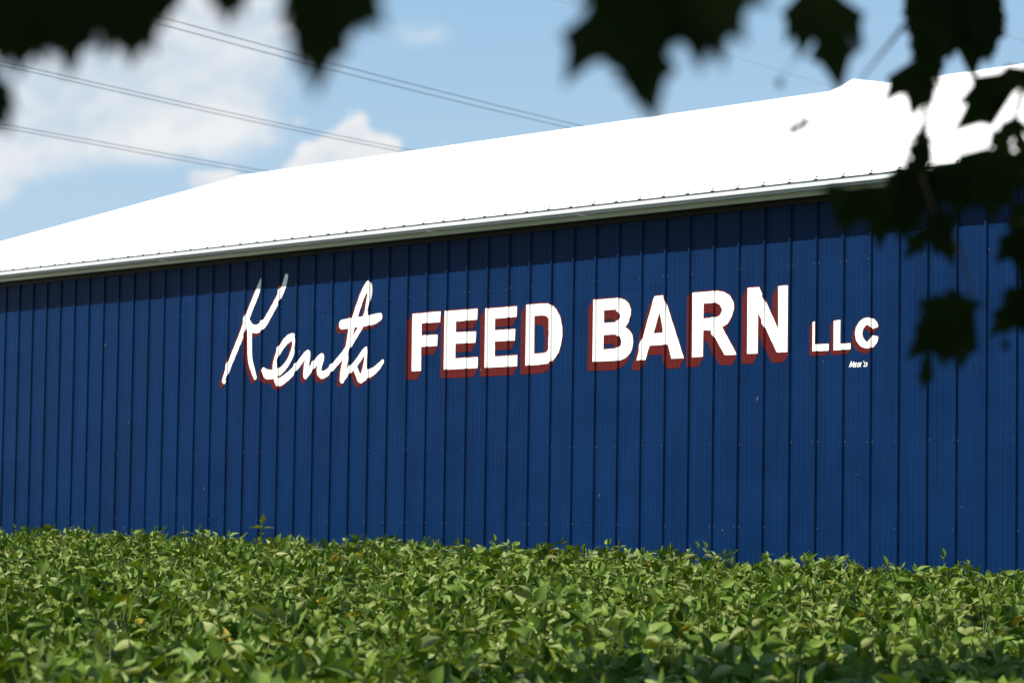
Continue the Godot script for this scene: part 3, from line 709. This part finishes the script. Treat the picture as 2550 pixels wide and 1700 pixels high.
# ---------------------------------------------------------------- maple
# a lobed blade in the x-y plane: tips round the leaf stalk at the origin, cut in between them to the share CUT
func maple_blade(tips: Array, cut: float, curl: float, fold := 0.0) -> ArrayMesh:
	var poly := PackedVector2Array()
	var n := tips.size()
	poly.append(Vector2.ZERO)
	for k in n:
		var t: Vector2 = tips[k]
		var l := t.length()
		var dir := t / l
		var side := Vector2(-dir.y, dir.x)
		# which way round the tips run
		var turn := 1.0 if tips[0].cross(tips[n - 1]) > 0 or n == 1 else -1.0
		if k > 0:
			var prev: Vector2 = tips[k - 1]
			var mid := (t.normalized() + prev.normalized()).normalized()
			poly.append(mid * minf(l, prev.length()) * cut)
		var w := 0.135 * l
		poly.append(dir * l * 0.66 - side * w * 1.6 * turn)
		poly.append(dir * l * 0.72 - side * w * 0.9 * turn)
		poly.append(dir * l * 0.90 - side * w * 0.30 * turn)
		poly.append(t)
		poly.append(dir * l * 0.90 + side * w * 0.30 * turn)
		poly.append(dir * l * 0.72 + side * w * 0.9 * turn)
		poly.append(dir * l * 0.66 + side * w * 1.6 * turn)
	var idx := Geometry2D.triangulate_polygon(poly)
	var st := st_new()
	if idx.size() == 0:
		# lobes that cross: a fan about the stalk
		for k in range(1, poly.size() - 1):
			idx.append_array([0, k, k + 1])
	for k in range(0, idx.size(), 3):
		var t := []
		for i in 3:
			var p: Vector2 = poly[idx[k + i]]
			t.append(Vector3(p.x, p.y, -curl * p.length_squared() + fold * absf(p.x)))
		if (t[1] - t[0]).cross(t[2] - t[0]).z > 0.0:
			tri(st, t[0], t[2], t[1])
		else:
			tri(st, t[0], t[1], t[2])
	return flat(st)


func generic_maple(size: float, wob: float) -> ArrayMesh:
	var tips := []
	for k in 5:
		var a := deg_to_rad(90.0 - 104.0 + 52.0 * k + rng.randf_range(-6, 6))
		var l: float = [0.58, 0.88, 1.0, 0.88, 0.58][k] * size * rng.randf_range(1.0 - wob, 1.0 + wob)
		tips.append(Vector2(cos(a), sin(a)) * l)
	return maple_blade(tips, 0.56, rng.randf_range(0.6, 2.2), rng.randf_range(-0.2, 0.15))


var maple: Node3D

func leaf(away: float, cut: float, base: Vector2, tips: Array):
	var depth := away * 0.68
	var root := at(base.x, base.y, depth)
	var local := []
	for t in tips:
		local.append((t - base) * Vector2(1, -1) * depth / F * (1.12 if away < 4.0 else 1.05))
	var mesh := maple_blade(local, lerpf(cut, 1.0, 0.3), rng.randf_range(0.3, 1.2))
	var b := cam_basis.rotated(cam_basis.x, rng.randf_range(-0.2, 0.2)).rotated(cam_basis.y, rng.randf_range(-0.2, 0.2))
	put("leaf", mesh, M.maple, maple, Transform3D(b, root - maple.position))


func branch(called: String, pts: Array, r0: float, r1: float, sides := 8):
	# a bent, tapering limb through the points
	var curve := Curve3D.new()
	for k in pts.size():
		var tan_: Vector3 = (pts[min(k + 1, pts.size() - 1)] - pts[max(k - 1, 0)]) * 0.22
		curve.add_point(pts[k] - maple.position, -tan_, tan_)
	var n := 6 * pts.size()
	var p := []
	var r := []
	for k in n + 1:
		p.append(curve.sample_baked(curve.get_baked_length() * k / n))
		r.append(lerpf(r0, r1, float(k) / n))
	var st := st_new()
	tube(st, p, r, sides)
	st.generate_normals()
	put(called, st.commit(), M.bark, maple)


func build_maple():
	maple = thing("maple_tree", "maple tree whose dark lobed leaves hang blurred over the foreground", "tree", Vector3(-1.3, -0.05, 2.6))
	branch("trunk", [Vector3(-1.3, -0.1, 2.6), Vector3(-1.25, 1.4, 2.5), Vector3(-1.4, 3.2, 2.2), Vector3(-1.7, 5.6, 1.0), Vector3(-1.9, 7.5, -0.6)], 0.26, 0.07, 12)
	branch("branch", [Vector3(-1.4, 3.0, 2.2), Vector3(-1.2, 3.9, 0.4), Vector3(-0.7, 3.9, -2.0), Vector3(-0.1, 3.4, -4.2), Vector3(0.7, 3.1, -5.6), at(2330, -80, 4.15)], 0.10, 0.012)
	branch("branch", [Vector3(-1.5, 4.0, 1.8), Vector3(-2.4, 5.0, -1.0), Vector3(-3.0, 6.2, -4.2), Vector3(-3.3, 6.9, -7.4)], 0.09, 0.02)
	branch("branch", [Vector3(-1.35, 2.8, 2.3), Vector3(-1.2, 3.3, 0.6), Vector3(-0.9, 3.0, -1.4), at(300, -260, 2.3), at(210, -90, 2.25)], 0.06, 0.006)
	branch("branch", [Vector3(-1.0, 3.5, -0.6), Vector3(-0.3, 3.1, -1.8), at(900, -260, 1.9), at(800, -120, 1.78)], 0.03, 0.004)
	branch("branch", [Vector3(-0.5, 3.7, -2.8), Vector3(0.0, 2.9, -3.1), at(1560, -260, 2.4), at(1600, -90, 2.25)], 0.03, 0.004)
	branch("branch", [Vector3(0.5, 3.2, -5.2), Vector3(1.3, 2.9, -4.4), Vector3(1.7, 2.2, -3.8), Vector3(1.8, 1.8, -3.6)], 0.012, 0.003)
	branch("twig", [at(2330, -80, 4.15), at(2318, 40, 4.15), at(2300, 160, 4.18), at(2306, 300, 4.18), at(2292, 425, 4.22), at(2330, 535, 4.22), at(2400, 640, 4.22), at(2420, 740, 4.22)], 0.006, 0.0018, 6)
	branch("twig", [at(2270, 40, 4.15), at(2215, 110, 4.15), at(2160, 178, 4.15), at(2140, 205, 4.15)], 0.0035, 0.001, 5)
	branch("twig", [at(2620, 40, 4.36), at(2560, 170, 4.36), at(2530, 290, 4.36), at(2475, 380, 4.32), at(2440, 470, 4.27)], 0.006, 0.0018, 6)
	branch("twig", [at(2530, 290, 4.36), at(2575, 450, 4.36), at(2575, 560, 4.36), at(2562, 725, 4.36)], 0.004, 0.0015, 6)
	# the leaves in view, in groups from the nearest
	leaf(2.6, 0.70, Vector2(812, -130), [Vector2(690, -60), Vector2(722, 60), Vector2(787, 214), Vector2(850, 120), Vector2(948, 58)])
	leaf(2.6, 0.80, Vector2(800, -60), [Vector2(712, -20), Vector2(752, 140), Vector2(785, 190), Vector2(846, 110), Vector2(905, -20)])
	leaf(3.2, 0.92, Vector2(820, -110), [Vector2(690, -60), Vector2(702, 40), Vector2(745, 150), Vector2(790, 200), Vector2(850, 125), Vector2(905, 70), Vector2(950, 50), Vector2(930, -40)])
	leaf(3.3, 0.85, Vector2(60, -30), [Vector2(-60, 90), Vector2(-10, 150), Vector2(40, 176), Vector2(100, 150), Vector2(150, 90)])
	leaf(3.3, 0.85, Vector2(180, -40), [Vector2(90, 90), Vector2(130, 130), Vector2(176, 160), Vector2(230, 110), Vector2(270, 50)])
	leaf(3.3, 0.85, Vector2(320, -60), [Vector2(230, 60), Vector2(264, 126), Vector2(330, 148), Vector2(378, 122), Vector2(410, 30)])
	leaf(3.4, 0.85, Vector2(420, -80), [Vector2(350, -10), Vector2(380, 40), Vector2(410, 50), Vector2(440, 20), Vector2(470, -30)])
	leaf(3.2, 0.90, Vector2(565, -90), [Vector2(500, -30), Vector2(535, 25), Vector2(566, 58), Vector2(604, 28), Vector2(620, -30)])
	leaf(3.3, 0.62, Vector2(70, -40), [Vector2(-60, 40), Vector2(-10, 130), Vector2(38, 170), Vector2(92, 155), Vector2(150, 60)])
	leaf(3.3, 0.62, Vector2(190, -60), [Vector2(80, 60), Vector2(130, 120), Vector2(172, 176), Vector2(238, 92), Vector2(290, 10)])
	leaf(3.3, 0.66, Vector2(330, -70), [Vector2(212, 30), Vector2(262, 134), Vector2(330, 152), Vector2(376, 118), Vector2(430, 10)])
	leaf(3.4, 0.80, Vector2(250, -80), [Vector2(140, 20), Vector2(190, 90), Vector2(260, 104), Vector2(320, 84), Vector2(360, 0)])
	leaf(3.4, 0.80, Vector2(30, -80), [Vector2(-70, 0), Vector2(-20, 90), Vector2(40, 110), Vector2(100, 90), Vector2(140, 10)])
	leaf(3.45, 0.80, Vector2(120, -70), [Vector2(40, 30), Vector2(80, 104), Vector2(124, 110), Vector2(172, 96), Vector2(220, 10)])
	leaf(3.4, 0.75, Vector2(380, -90), [Vector2(320, -10), Vector2(366, 56), Vector2(408, 52), Vector2(440, 4), Vector2(480, -30)])
	leaf(3.4, 0.80, Vector2(10, 10), [Vector2(-70, 60), Vector2(-40, 140), Vector2(10, 166), Vector2(50, 150), Vector2(80, 80)])
	leaf(3.2, 0.72, Vector2(560, -110), [Vector2(470, -30), Vector2(520, 2), Vector2(566, 56), Vector2(602, 30), Vector2(640, -40)])
	leaf(3.5, 0.80, Vector2(-70, 150), [Vector2(-100, 260), Vector2(-30, 330), Vector2(18, 322), Vector2(32, 268), Vector2(-2, 186)])
	leaf(3.3, 0.52, Vector2(1560, -70), [Vector2(1444, 10), Vector2(1418, 192), Vector2(1584, 244), Vector2(1624, 284), Vector2(1664, 120)])
	leaf(3.35, 0.72, Vector2(1560, -40), [Vector2(1480, 40), Vector2(1500, 110), Vector2(1560, 170), Vector2(1640, 150), Vector2(1690, 40)])
	leaf(3.3, 0.62, Vector2(1720, -90), [Vector2(1600, 20), Vector2(1668, 110), Vector2(1746, 160), Vector2(1800, 148), Vector2(1852, 94), Vector2(1912, 6)])
	leaf(3.4, 0.85, Vector2(1690, -80), [Vector2(1590, 60), Vector2(1640, 120), Vector2(1720, 126), Vector2(1790, 110), Vector2(1840, 30)])
	leaf(4.4, 0.60, Vector2(2040, -70), [Vector2(1958, 106), Vector2(1990, 142), Vector2(2096, 226), Vector2(2150, 118), Vector2(2096, -10)])
	leaf(4.5, 0.85, Vector2(2040, -60), [Vector2(1984, 60), Vector2(2010, 120), Vector2(2060, 128), Vector2(2110, 110), Vector2(2084, 20)])
	leaf(6.0, 0.80, Vector2(2400, -80), [Vector2(2300, 0), Vector2(2340, 110), Vector2(2428, 194), Vector2(2486, 112), Vector2(2502, 0)])
	leaf(6.0, 0.80, Vector2(2440, -60), [Vector2(2380, 40), Vector2(2410, 120), Vector2(2450, 150), Vector2(2480, 130), Vector2(2496, 60)])
	leaf(6.1, 0.80, Vector2(2290, -50), [Vector2(2252, 10), Vector2(2262, 80), Vector2(2290, 134), Vector2(2332, 104), Vector2(2372, 20)])
	leaf(6.0, 0.75, Vector2(2336, 10), [Vector2(2262, 104), Vector2(2278, 186), Vector2(2312, 196), Vector2(2356, 134), Vector2(2386, 60)])
	leaf(6.1, 0.60, Vector2(2304, 130), [Vector2(2206, 254), Vector2(2276, 290), Vector2(2322, 262), Vector2(2350, 208), Vector2(2336, 150)])
	leaf(6.3, 0.50, Vector2(2566, 170), [Vector2(2486, 184), Vector2(2460, 232), Vector2(2391, 255), Vector2(2384, 322), Vector2(2446, 268), Vector2(2548, 240)])
	leaf(6.3, 0.50, Vector2(2528, 290), [Vector2(2484, 330), Vector2(2460, 366), Vector2(2482, 410), Vector2(2510, 360)])
	leaf(6.3, 0.50, Vector2(2534, 290), [Vector2(2528, 350), Vector2(2546, 396), Vector2(2566, 340)])
	leaf(6.1, 0.80, Vector2(2290, 436), [Vector2(2250, 388), Vector2(2270, 350), Vector2(2308, 300), Vector2(2326, 368), Vector2(2316, 410)])
	leaf(6.1, 0.70, Vector2(2130, 468), [Vector2(2040, 484), Vector2(2084, 574), Vector2(2110, 585), Vector2(2152, 540), Vector2(2178, 470)])
	leaf(6.2, 0.60, Vector2(2195, 470), [Vector2(2168, 540), Vector2(2190, 622), Vector2(2214, 530)])
	leaf(6.2, 0.72, Vector2(2290, 424), [Vector2(2186, 480), Vector2(2212, 550), Vector2(2252, 594), Vector2(2332, 548), Vector2(2396, 470)])
	leaf(6.2, 0.78, Vector2(2290, 416), [Vector2(2210, 440), Vector2(2226, 520), Vector2(2290, 560), Vector2(2350, 530), Vector2(2370, 440)])
	leaf(6.3, 0.76, Vector2(2460, 366), [Vector2(2372, 420), Vector2(2400, 524), Vector2(2452, 508), Vector2(2504, 482), Vector2(2560, 420)])
	leaf(6.3, 0.85, Vector2(2440, 390), [Vector2(2370, 410), Vector2(2380, 480), Vector2(2430, 500), Vector2(2500, 470), Vector2(2520, 410)])
	leaf(6.2, 0.62, Vector2(2336, 528), [Vector2(2300, 574), Vector2(2254, 648), Vector2(2326, 636), Vector2(2374, 664), Vector2(2380, 580)])
	leaf(6.3, 0.70, Vector2(2580, 536), [Vector2(2500, 558), Vector2(2480, 654), Vector2(2538, 696), Vector2(2600, 690)])
	leaf(6.3, 0.70, Vector2(2600, 600), [Vector2(2530, 640), Vector2(2536, 720), Vector2(2580, 760), Vector2(2640, 700)])
	leaf(6.2, 0.66, Vector2(2412, 744), [Vector2(2450, 762), Vector2(2388, 922), Vector2(2348, 910), Vector2(2262, 890), Vector2(2296, 758), Vector2(2350, 722)])
	leaf(6.2, 0.80, Vector2(2404, 750), [Vector2(2430, 790), Vector2(2380, 850), Vector2(2310, 850), Vector2(2300, 790), Vector2(2350, 735)])
	leaf(6.2, 0.40, Vector2(2318, 872), [Vector2(2296, 930), Vector2(2302, 974)])
	leaf(6.4, 0.72, Vector2(2570, 716), [Vector2(2492, 736), Vector2(2468, 838), Vector2(2540, 834), Vector2(2610, 820)])
	leaf(6.4, 0.60, Vector2(2508, 842), [Vector2(2494, 862), Vector2(2504, 880), Vector2(2514, 862)])
	leaf(5.0, 0.60, Vector2(1946, 196), [Vector2(1930, 206), Vector2(1938, 222), Vector2(1952, 208)])
	leaf(5.4, 0.60, Vector2(2016, 284), [Vector2(1984, 318), Vector2(1956, 338), Vector2(2002, 326)])
	leaf(6.2, 0.85, Vector2(2390, 400), [Vector2(2300, 440), Vector2(2330, 520), Vector2(2380, 545), Vector2(2430, 520), Vector2(2450, 440)])
	leaf(6.1, 0.75, Vector2(2180, 462), [Vector2(2110, 500), Vector2(2140, 560), Vector2(2178, 580), Vector2(2220, 556), Vector2(2240, 490)])
	leaf(6.2, 0.85, Vector2(2320, 90), [Vector2(2268, 150), Vector2(2280, 210), Vector2(2310, 232), Vector2(2340, 205), Vector2(2356, 150)])
	leaf(6.0, 0.85, Vector2(2350, -70), [Vector2(2280, 20), Vector2(2310, 90), Vector2(2360, 130), Vector2(2400, 96), Vector2(2430, 10)])
	leaf(6.3, 0.80, Vector2(2590, 480), [Vector2(2512, 560), Vector2(2520, 620), Vector2(2560, 660), Vector2(2620, 600)])
	leaf(6.3, 0.80, Vector2(2600, 740), [Vector2(2520, 750), Vector2(2500, 810), Vector2(2560, 830), Vector2(2640, 800)])
	leaf(6.3, 0.80, Vector2(2590, 330), [Vector2(2530, 400), Vector2(2500, 470), Vector2(2560, 500), Vector2(2620, 450)])
	leaf(6.1, 0.85, Vector2(2470, 395), [Vector2(2420, 440), Vector2(2430, 520), Vector2(2480, 560), Vector2(2530, 520), Vector2(2550, 440)])
	leaf(6.2, 0.80, Vector2(2250, 470), [Vector2(2180, 500), Vector2(2200, 570), Vector2(2240, 600), Vector2(2290, 580), Vector2(2310, 500)])
	leaf(6.2, 0.80, Vector2(2350, 520), [Vector2(2310, 560), Vector2(2300, 610), Vector2(2340, 630), Vector2(2372, 600), Vector2(2390, 560)])
	leaf(6.3, 0.85, Vector2(2580, 560), [Vector2(2510, 590), Vector2(2496, 650), Vector2(2540, 700), Vector2(2580, 760), Vector2(2640, 660)])
	leaf(6.3, 0.85, Vector2(2580, 700), [Vector2(2540, 720), Vector2(2488, 800), Vector2(2500, 836), Vector2(2560, 836), Vector2(2640, 760)])
	leaf(6.1, 0.85, Vector2(2340, 735), [Vector2(2440, 770), Vector2(2400, 840), Vector2(2340, 880), Vector2(2290, 830), Vector2(2280, 770)])
	leaf(6.1, 0.85, Vector2(2350, 820), [Vector2(2376, 900), Vector2(2340, 905), Vector2(2290, 890), Vector2(2266, 870), Vector2(2290, 820)])
	leaf(6.0, 0.85, Vector2(2450, -60), [Vector2(2400, 40), Vector2(2420, 110), Vector2(2460, 160), Vector2(2484, 100), Vector2(2496, 20)])
	leaf(6.1, 0.85, Vector2(2300, -60), [Vector2(2250, 0), Vector2(2262, 60), Vector2(2310, 110), Vector2(2350, 80), Vector2(2380, 10)])
	leaf(6.1, 0.85, Vector2(2300, 190), [Vector2(2262, 230), Vector2(2280, 284), Vector2(2320, 268), Vector2(2340, 220)])
	branch("twig", [at(1986, 130, 3.0), at(1962, 170, 3.1), at(1947, 196, 3.4)], 0.0006, 0.0004, 5)
	branch("twig", [at(2090, 215, 3.0), at(2060, 250, 3.3), at(2016, 284, 3.67)], 0.0006, 0.0004, 5)
	leaf(3.3, 0.85, Vector2(1600, -80), [Vector2(1470, 20), Vector2(1520, 120), Vector2(1590, 200), Vector2(1660, 130), Vector2(1720, 20)])
	leaf(3.3, 0.88, Vector2(1760, -90), [Vector2(1680, 40), Vector2(1720, 120), Vector2(1780, 130), Vector2(1846, 90), Vector2(1890, 0)])
	leaf(6.0, 0.85, Vector2(2360, -40), [Vector2(2256, 20), Vector2(2290, 100), Vector2(2370, 150), Vector2(2440, 110), Vector2(2490, 20)])
	leaf(6.1, 0.70, Vector2(2540, 175), [Vector2(2500, 170), Vector2(2450, 240), Vector2(2500, 246), Vector2(2560, 236)])
	leaf(6.2, 0.70, Vector2(2470, 238), [Vector2(2430, 236), Vector2(2396, 258), Vector2(2404, 290), Vector2(2450, 270)])
	leaf(6.1, 0.85, Vector2(2285, 425), [Vector2(2256, 392), Vector2(2290, 330), Vector2(2318, 350), Vector2(2322, 400)])
	leaf(6.2, 0.90, Vector2(2480, 380), [Vector2(2392, 404), Vector2(2400, 470), Vector2(2450, 510), Vector2(2520, 500), Vector2(2580, 420)])
	# the rest of the crown, over and behind the camera and out towards the sun
	var shapes := [generic_maple(0.10, 0.1), generic_maple(0.085, 0.12), generic_maple(0.11, 0.1)]
	var lumps := [[Vector3(-2.4, 5.4, -2.6), Vector3(3.2, 2.3, 3.6), 12000], [Vector3(0.2, 4.6, -4.6), Vector3(1.9, 1.2, 1.9), 2600], [Vector3(-2.6, 7.0, -9.15), Vector3(1.6, 1.5, 1.0), 5200], [Vector3(-4.2, 7.0, -5.0), Vector3(1.8, 1.6, 1.8), 1500], [Vector3(1.6, 2.3, -3.9), Vector3(0.6, 0.75, 0.6), 270]]
	var crown := Node3D.new(); crown.name = "crown"; maple.add_child(crown)
	for s in 3:
		var spots := []
		for l in lumps:
			for k in int(l[2] / 3.0):
				var v := Vector3(rng.randfn(), rng.randfn(), rng.randfn()).normalized() * pow(rng.randf(), 0.4)
				var p: Vector3 = l[0] + v * l[1]
				# the lowest boughs stay above a man's line of sight out over the field
				if l[2] > 300 and p.y < 1.9 + Vector2(p.x, p.z).length() * 0.19:
					continue
				var b := Basis(Vector3(rng.randf() - 0.5, rng.randf() - 0.5, rng.randf() - 0.5).normalized(), rng.randf() * TAU)
				spots.append(Transform3D(b, p - maple.position))
		var mm := MultiMesh.new()
		mm.transform_format = MultiMesh.TRANSFORM_3D
		mm.mesh = shapes[s]
		mm.instance_count = spots.size()
		for k in spots.size():
			mm.set_instance_transform(k, spots[k])
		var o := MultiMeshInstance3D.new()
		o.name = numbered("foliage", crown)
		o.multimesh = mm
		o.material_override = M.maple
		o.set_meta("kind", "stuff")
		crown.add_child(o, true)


# ---------------------------------------------------------------- soybeans
var group_id := 0

func leaflet(st: SurfaceTool, x: Transform3D, length: float, width: float, fold: float, droop: float, twist: float, col: Color):
	# an oval blade with a short point: folded along the midrib, bent down along its length, with a wavy rim
	var ts := [0.0, 0.06, 0.20, 0.40, 0.60, 0.78, 0.91, 1.0]
	var ws := [0.0, 0.55, 0.95, 1.0, 0.80, 0.47, 0.18, 0.0]
	group_id += 1
	st.set_smooth_group(group_id)
	var wave := rng.randf_range(0.0, 0.10) * width
	var phase := rng.randf() * TAU
	var bend := rng.randf_range(-0.6, 0.5)
	var grid := []
	for k in 8:
		var t: float = ts[k]
		var row := []
		for j in 5:
			var u := (j - 2) * 0.5
			var w: float = ws[k] * width * 0.5 * u
			var lift := fold * absf(w) + bend * w * w / width * 2.0 + twist * w * t + wave * u * u * sin(t * 9.0 + phase + u)
			row.append(Vector3(w, lift - droop * t * t * length, t * length * (1.0 - 0.12 * absf(droop) * t)))
		grid.append(row)
	for k in 7:
		for j in 4:
			var c := [[k, j], [k + 1, j + 1], [k + 1, j], [k, j], [k, j + 1], [k + 1, j + 1]]
			if k == 0:
				c = c.slice(0, 3)
			elif k == 6:
				c = c.slice(3, 6)
				c[2] = [7, 2]
			for q in c:
				st.set_color(col)
				st.set_uv(Vector2(0.5 + (q[1] - 2) * 0.25 * ws[q[0]], ts[q[0]]))
				st.add_vertex(x * grid[q[0]][q[1]])


func leaf_green() -> Color:
	var r := rng.randf()
	var c := Color(0.044, 0.098, 0.010).lerp(Color(0.165, 0.250, 0.042), rng.randf())
	if r < 0.26:
		c = Color(0.160, 0.215, 0.060).lerp(Color(0.240, 0.290, 0.100), rng.randf())   # pale undersides and dusty blades
	elif r > 0.996:
		c = Color(0.34, 0.27, 0.02).lerp(Color(0.24, 0.15, 0.02), rng.randf())    # yellowing
	elif r > 0.93:
		c = Color(0.125, 0.155, 0.018)
	return c


# a leaf of three leaflets on a stalk: from the root the stalk runs along DIR
func trifoliate(st: SurfaceTool, root: Vector3, tip: Vector3, size: float, young := false):
	var d := (tip - root)
	var out := Vector3(d.x, 0, d.z)
	out = out.normalized() if out.length() > 0.01 else Vector3.FORWARD
	var stalk_col := Color(0.16, 0.19, 0.07)
	var side := out.cross(Vector3.UP).normalized()
	var midp := root.lerp(tip, 0.55) + Vector3(0, 0.03, 0)
	group_id += 1
	st.set_smooth_group(group_id)
	var path := [root, midp, tip]
	for k in 2:
		for j in 3:
			var a := TAU * j / 3.0
			var b := TAU * (j + 1) / 3.0
			var u := (side * cos(a) + Vector3.UP * sin(a)) * 0.0026
			var v := (side * cos(b) + Vector3.UP * sin(b)) * 0.0026
			for p in [path[k] + u, path[k + 1] + u, path[k + 1] + v, path[k] + u, path[k + 1] + v, path[k] + v]:
				st.set_color(stalk_col)
				st.set_uv(Vector2(0.9, 0.5))
				st.add_vertex(p)
	var pitch := rng.randf_range(-1.0, 1.2)
	var roll := rng.randf_range(-1.2, 1.2)
	var slim := 1.0
	if young:
		pitch = rng.randf_range(-1.4, -0.3)
		size *= 0.72
		slim = 0.75
	var face := Basis.looking_at(-out, Vector3.UP)
	face = face * Basis(Vector3.RIGHT, pitch) * Basis(Vector3.BACK, roll)
	for k in 3:
		var yaw: float = [0.0, 1.25, -1.25][k] + rng.randf_range(-0.25, 0.25)
		var b := face * Basis(Vector3.UP, yaw) * Basis(Vector3.BACK, rng.randf_range(-0.7, 0.7)) * Basis(Vector3.RIGHT, rng.randf_range(-0.5, 0.5))
		var l := size * (1.0 if k == 0 else 0.88) * rng.randf_range(0.85, 1.12)
		leaflet(st, Transform3D(b, tip + b * Vector3(0, 0, 0.012 if k == 0 else 0.004)), l, l * slim * rng.randf_range(0.46, 0.62), rng.randf_range(0.0, 1.3), rng.randf_range(-0.3, 0.8), rng.randf_range(-1.0, 1.0), leaf_green())


func soy_plant() -> ArrayMesh:
	var st := st_new()
	var tall := 0.82
	for k in 24:
		var u := k / 23.0
		var y := lerpf(0.30, tall, pow(u, 0.75))
		var a := k * 2.4 + rng.randf_range(-0.5, 0.5)
		var reach := lerpf(0.20, 0.06, u) * rng.randf_range(0.7, 1.3)
		var root := Vector3(0, y - 0.13, 0)
		var tip := Vector3(cos(a) * reach, y + rng.randf_range(-0.05, 0.07), sin(a) * reach)
		trifoliate(st, root, tip, lerpf(0.118, 0.080, pow(u, 3.0)), u > 0.8 and rng.randf() < 0.5)
	# stem
	group_id += 1
	st.set_smooth_group(group_id)
	var pts := [Vector3.ZERO, Vector3(0.01, 0.4, 0), Vector3(0, tall - 0.05, 0.01)]
	for k in 2:
		for j in 4:
			var u := Vector3(cos(TAU * j / 4), 0, sin(TAU * j / 4)) * 0.004
			var v := Vector3(cos(TAU * (j + 1) / 4), 0, sin(TAU * (j + 1) / 4)) * 0.004
			for p in [pts[k] + u, pts[k + 1] + u, pts[k + 1] + v, pts[k] + u, pts[k + 1] + v, pts[k] + v]:
				st.set_color(Color(0.12, 0.15, 0.06))
				st.set_uv(Vector2(0.9, 0.5))
				st.add_vertex(p)
	st.generate_normals()
	return st.commit()


func build_field():
	var crop := thing("soybean_crop", "dense green soybean crop of crumpled three-part leaves in front of the blue wall", "crop", Vector3(0, 0.15, -9.6))
	# the plants, thinning nowhere: a jittered grid from the near edge up to a strip along the wall
	var kinds := 9
	var spots := []
	for k in kinds:
		spots.append([])
	var wall_n := Vector3(-sin(0.88041), 0, cos(0.88041))
	var wall_c := Vector3(-5.8543, 0, -34.458)
	var cell := 0.185
	var z := -6.4
	while z > -38.0:
		var half := 0.2 * -z + 2.6
		var x := -half
		while x < half:
			var p := Vector3(x + rng.randf_range(-0.09, 0.09), 0, z + rng.randf_range(-0.09, 0.09))
			x += cell
			if (p - wall_c).dot(wall_n) < 1.1:
				continue
			p.y = ground_y(p.z)
			var b := Basis(Vector3.UP, rng.randf() * TAU).rotated(Vector3(rng.randf() - 0.5, 0, rng.randf() - 0.5).normalized(), rng.randf() * 0.14)
			b = b.scaled(Vector3.ONE * (0.93 + 0.20 * pow(rng.randf(), 2.2)))
			spots[rng.randi_range(0, kinds - 1)].append(Transform3D(b, p - crop.position))
		z -= cell
	for k in kinds:
		var mm := MultiMesh.new()
		mm.transform_format = MultiMesh.TRANSFORM_3D
		mm.mesh = soy_plant()
		mm.instance_count = spots[k].size()
		for j in spots[k].size():
			mm.set_instance_transform(j, spots[k][j])
		var o := MultiMeshInstance3D.new()
		o.name = numbered("plants", crop)
		o.multimesh = mm
		o.material_override = M.soy
		o.set_meta("kind", "stuff")
		crop.add_child(o, true)
	# the leaves that show largest, along the near edge of the view
	var shapes := []
	for k in 14:
		var st := st_new()
		trifoliate(st, Vector3(0, -0.16, 0), Vector3(0.05, 0, 0.0), rng.randf_range(0.105, 0.140))
		st.generate_normals()
		shapes.append(st.commit())
	for k in 290:
		var d := rng.randf_range(8.9, 11.6)
		var x := rng.randf_range(-1.0, 1.0) * (0.1714 * d + 0.12)
		var p := Vector3(x, canopy(-d) + rng.randf_range(-0.09, 0.03), -d)
		var b := Basis(Vector3.UP, rng.randf() * TAU).rotated(Vector3(rng.randf() - 0.5, 0, rng.randf() - 0.5).normalized(), rng.randf() * 0.3)
		put("leaf", shapes[k % 14], M.soy, crop, Transform3D(b, p - crop.position))


func build_weed():
	var top := at(655, 1284, 28.2)
	var foot := Vector3(top.x - 0.02, ground_y(-28.2), -28.2)
	var weed := thing("weed", "lone thin weed standing taller than the soybeans against the blue wall", "weed", foot)
	var h := top.y - foot.y
	var st := st_new()
	tube(st, [Vector3.ZERO, Vector3(-0.01, h * 0.5, 0), Vector3(0, h * 0.8, 0), Vector3(0.02, h - 0.03, 0)], [0.012, 0.011, 0.009, 0.006], 5)
	st.generate_normals()
	put("stem", st.commit(), M.weed_stem, weed)
	var spots := [[h - 0.12, -1.5, 0.12, 0.15], [h - 0.12, 1.5, 0.12, 0.15], [h - 0.08, 0.35, 0.11, 1.3], [h - 0.12, -0.5, 0.05, 0.9], [h - 0.19, 0.6, 0.06, 0.8], [h - 0.20, -0.9, 0.06, 0.9], [h - 0.28, -1.2, 0.08, 0.7], [h - 0.31, 1.3, 0.09, 0.5], [h - 0.36, 2.8, 0.10, 0.4]]
	for s in spots:
		st = st_new()
		var b := Basis(Vector3.UP, s[1]) * Basis(Vector3.RIGHT, -s[3])
		leaflet(st, Transform3D(b, Vector3(0.012, s[0], 0)), s[2], s[2] * 0.5, 0.3, 0.1, 0.1, Color(0.22, 0.28, 0.07))
		st.generate_normals()
		put("leaf", st.commit(), M.soy, weed)
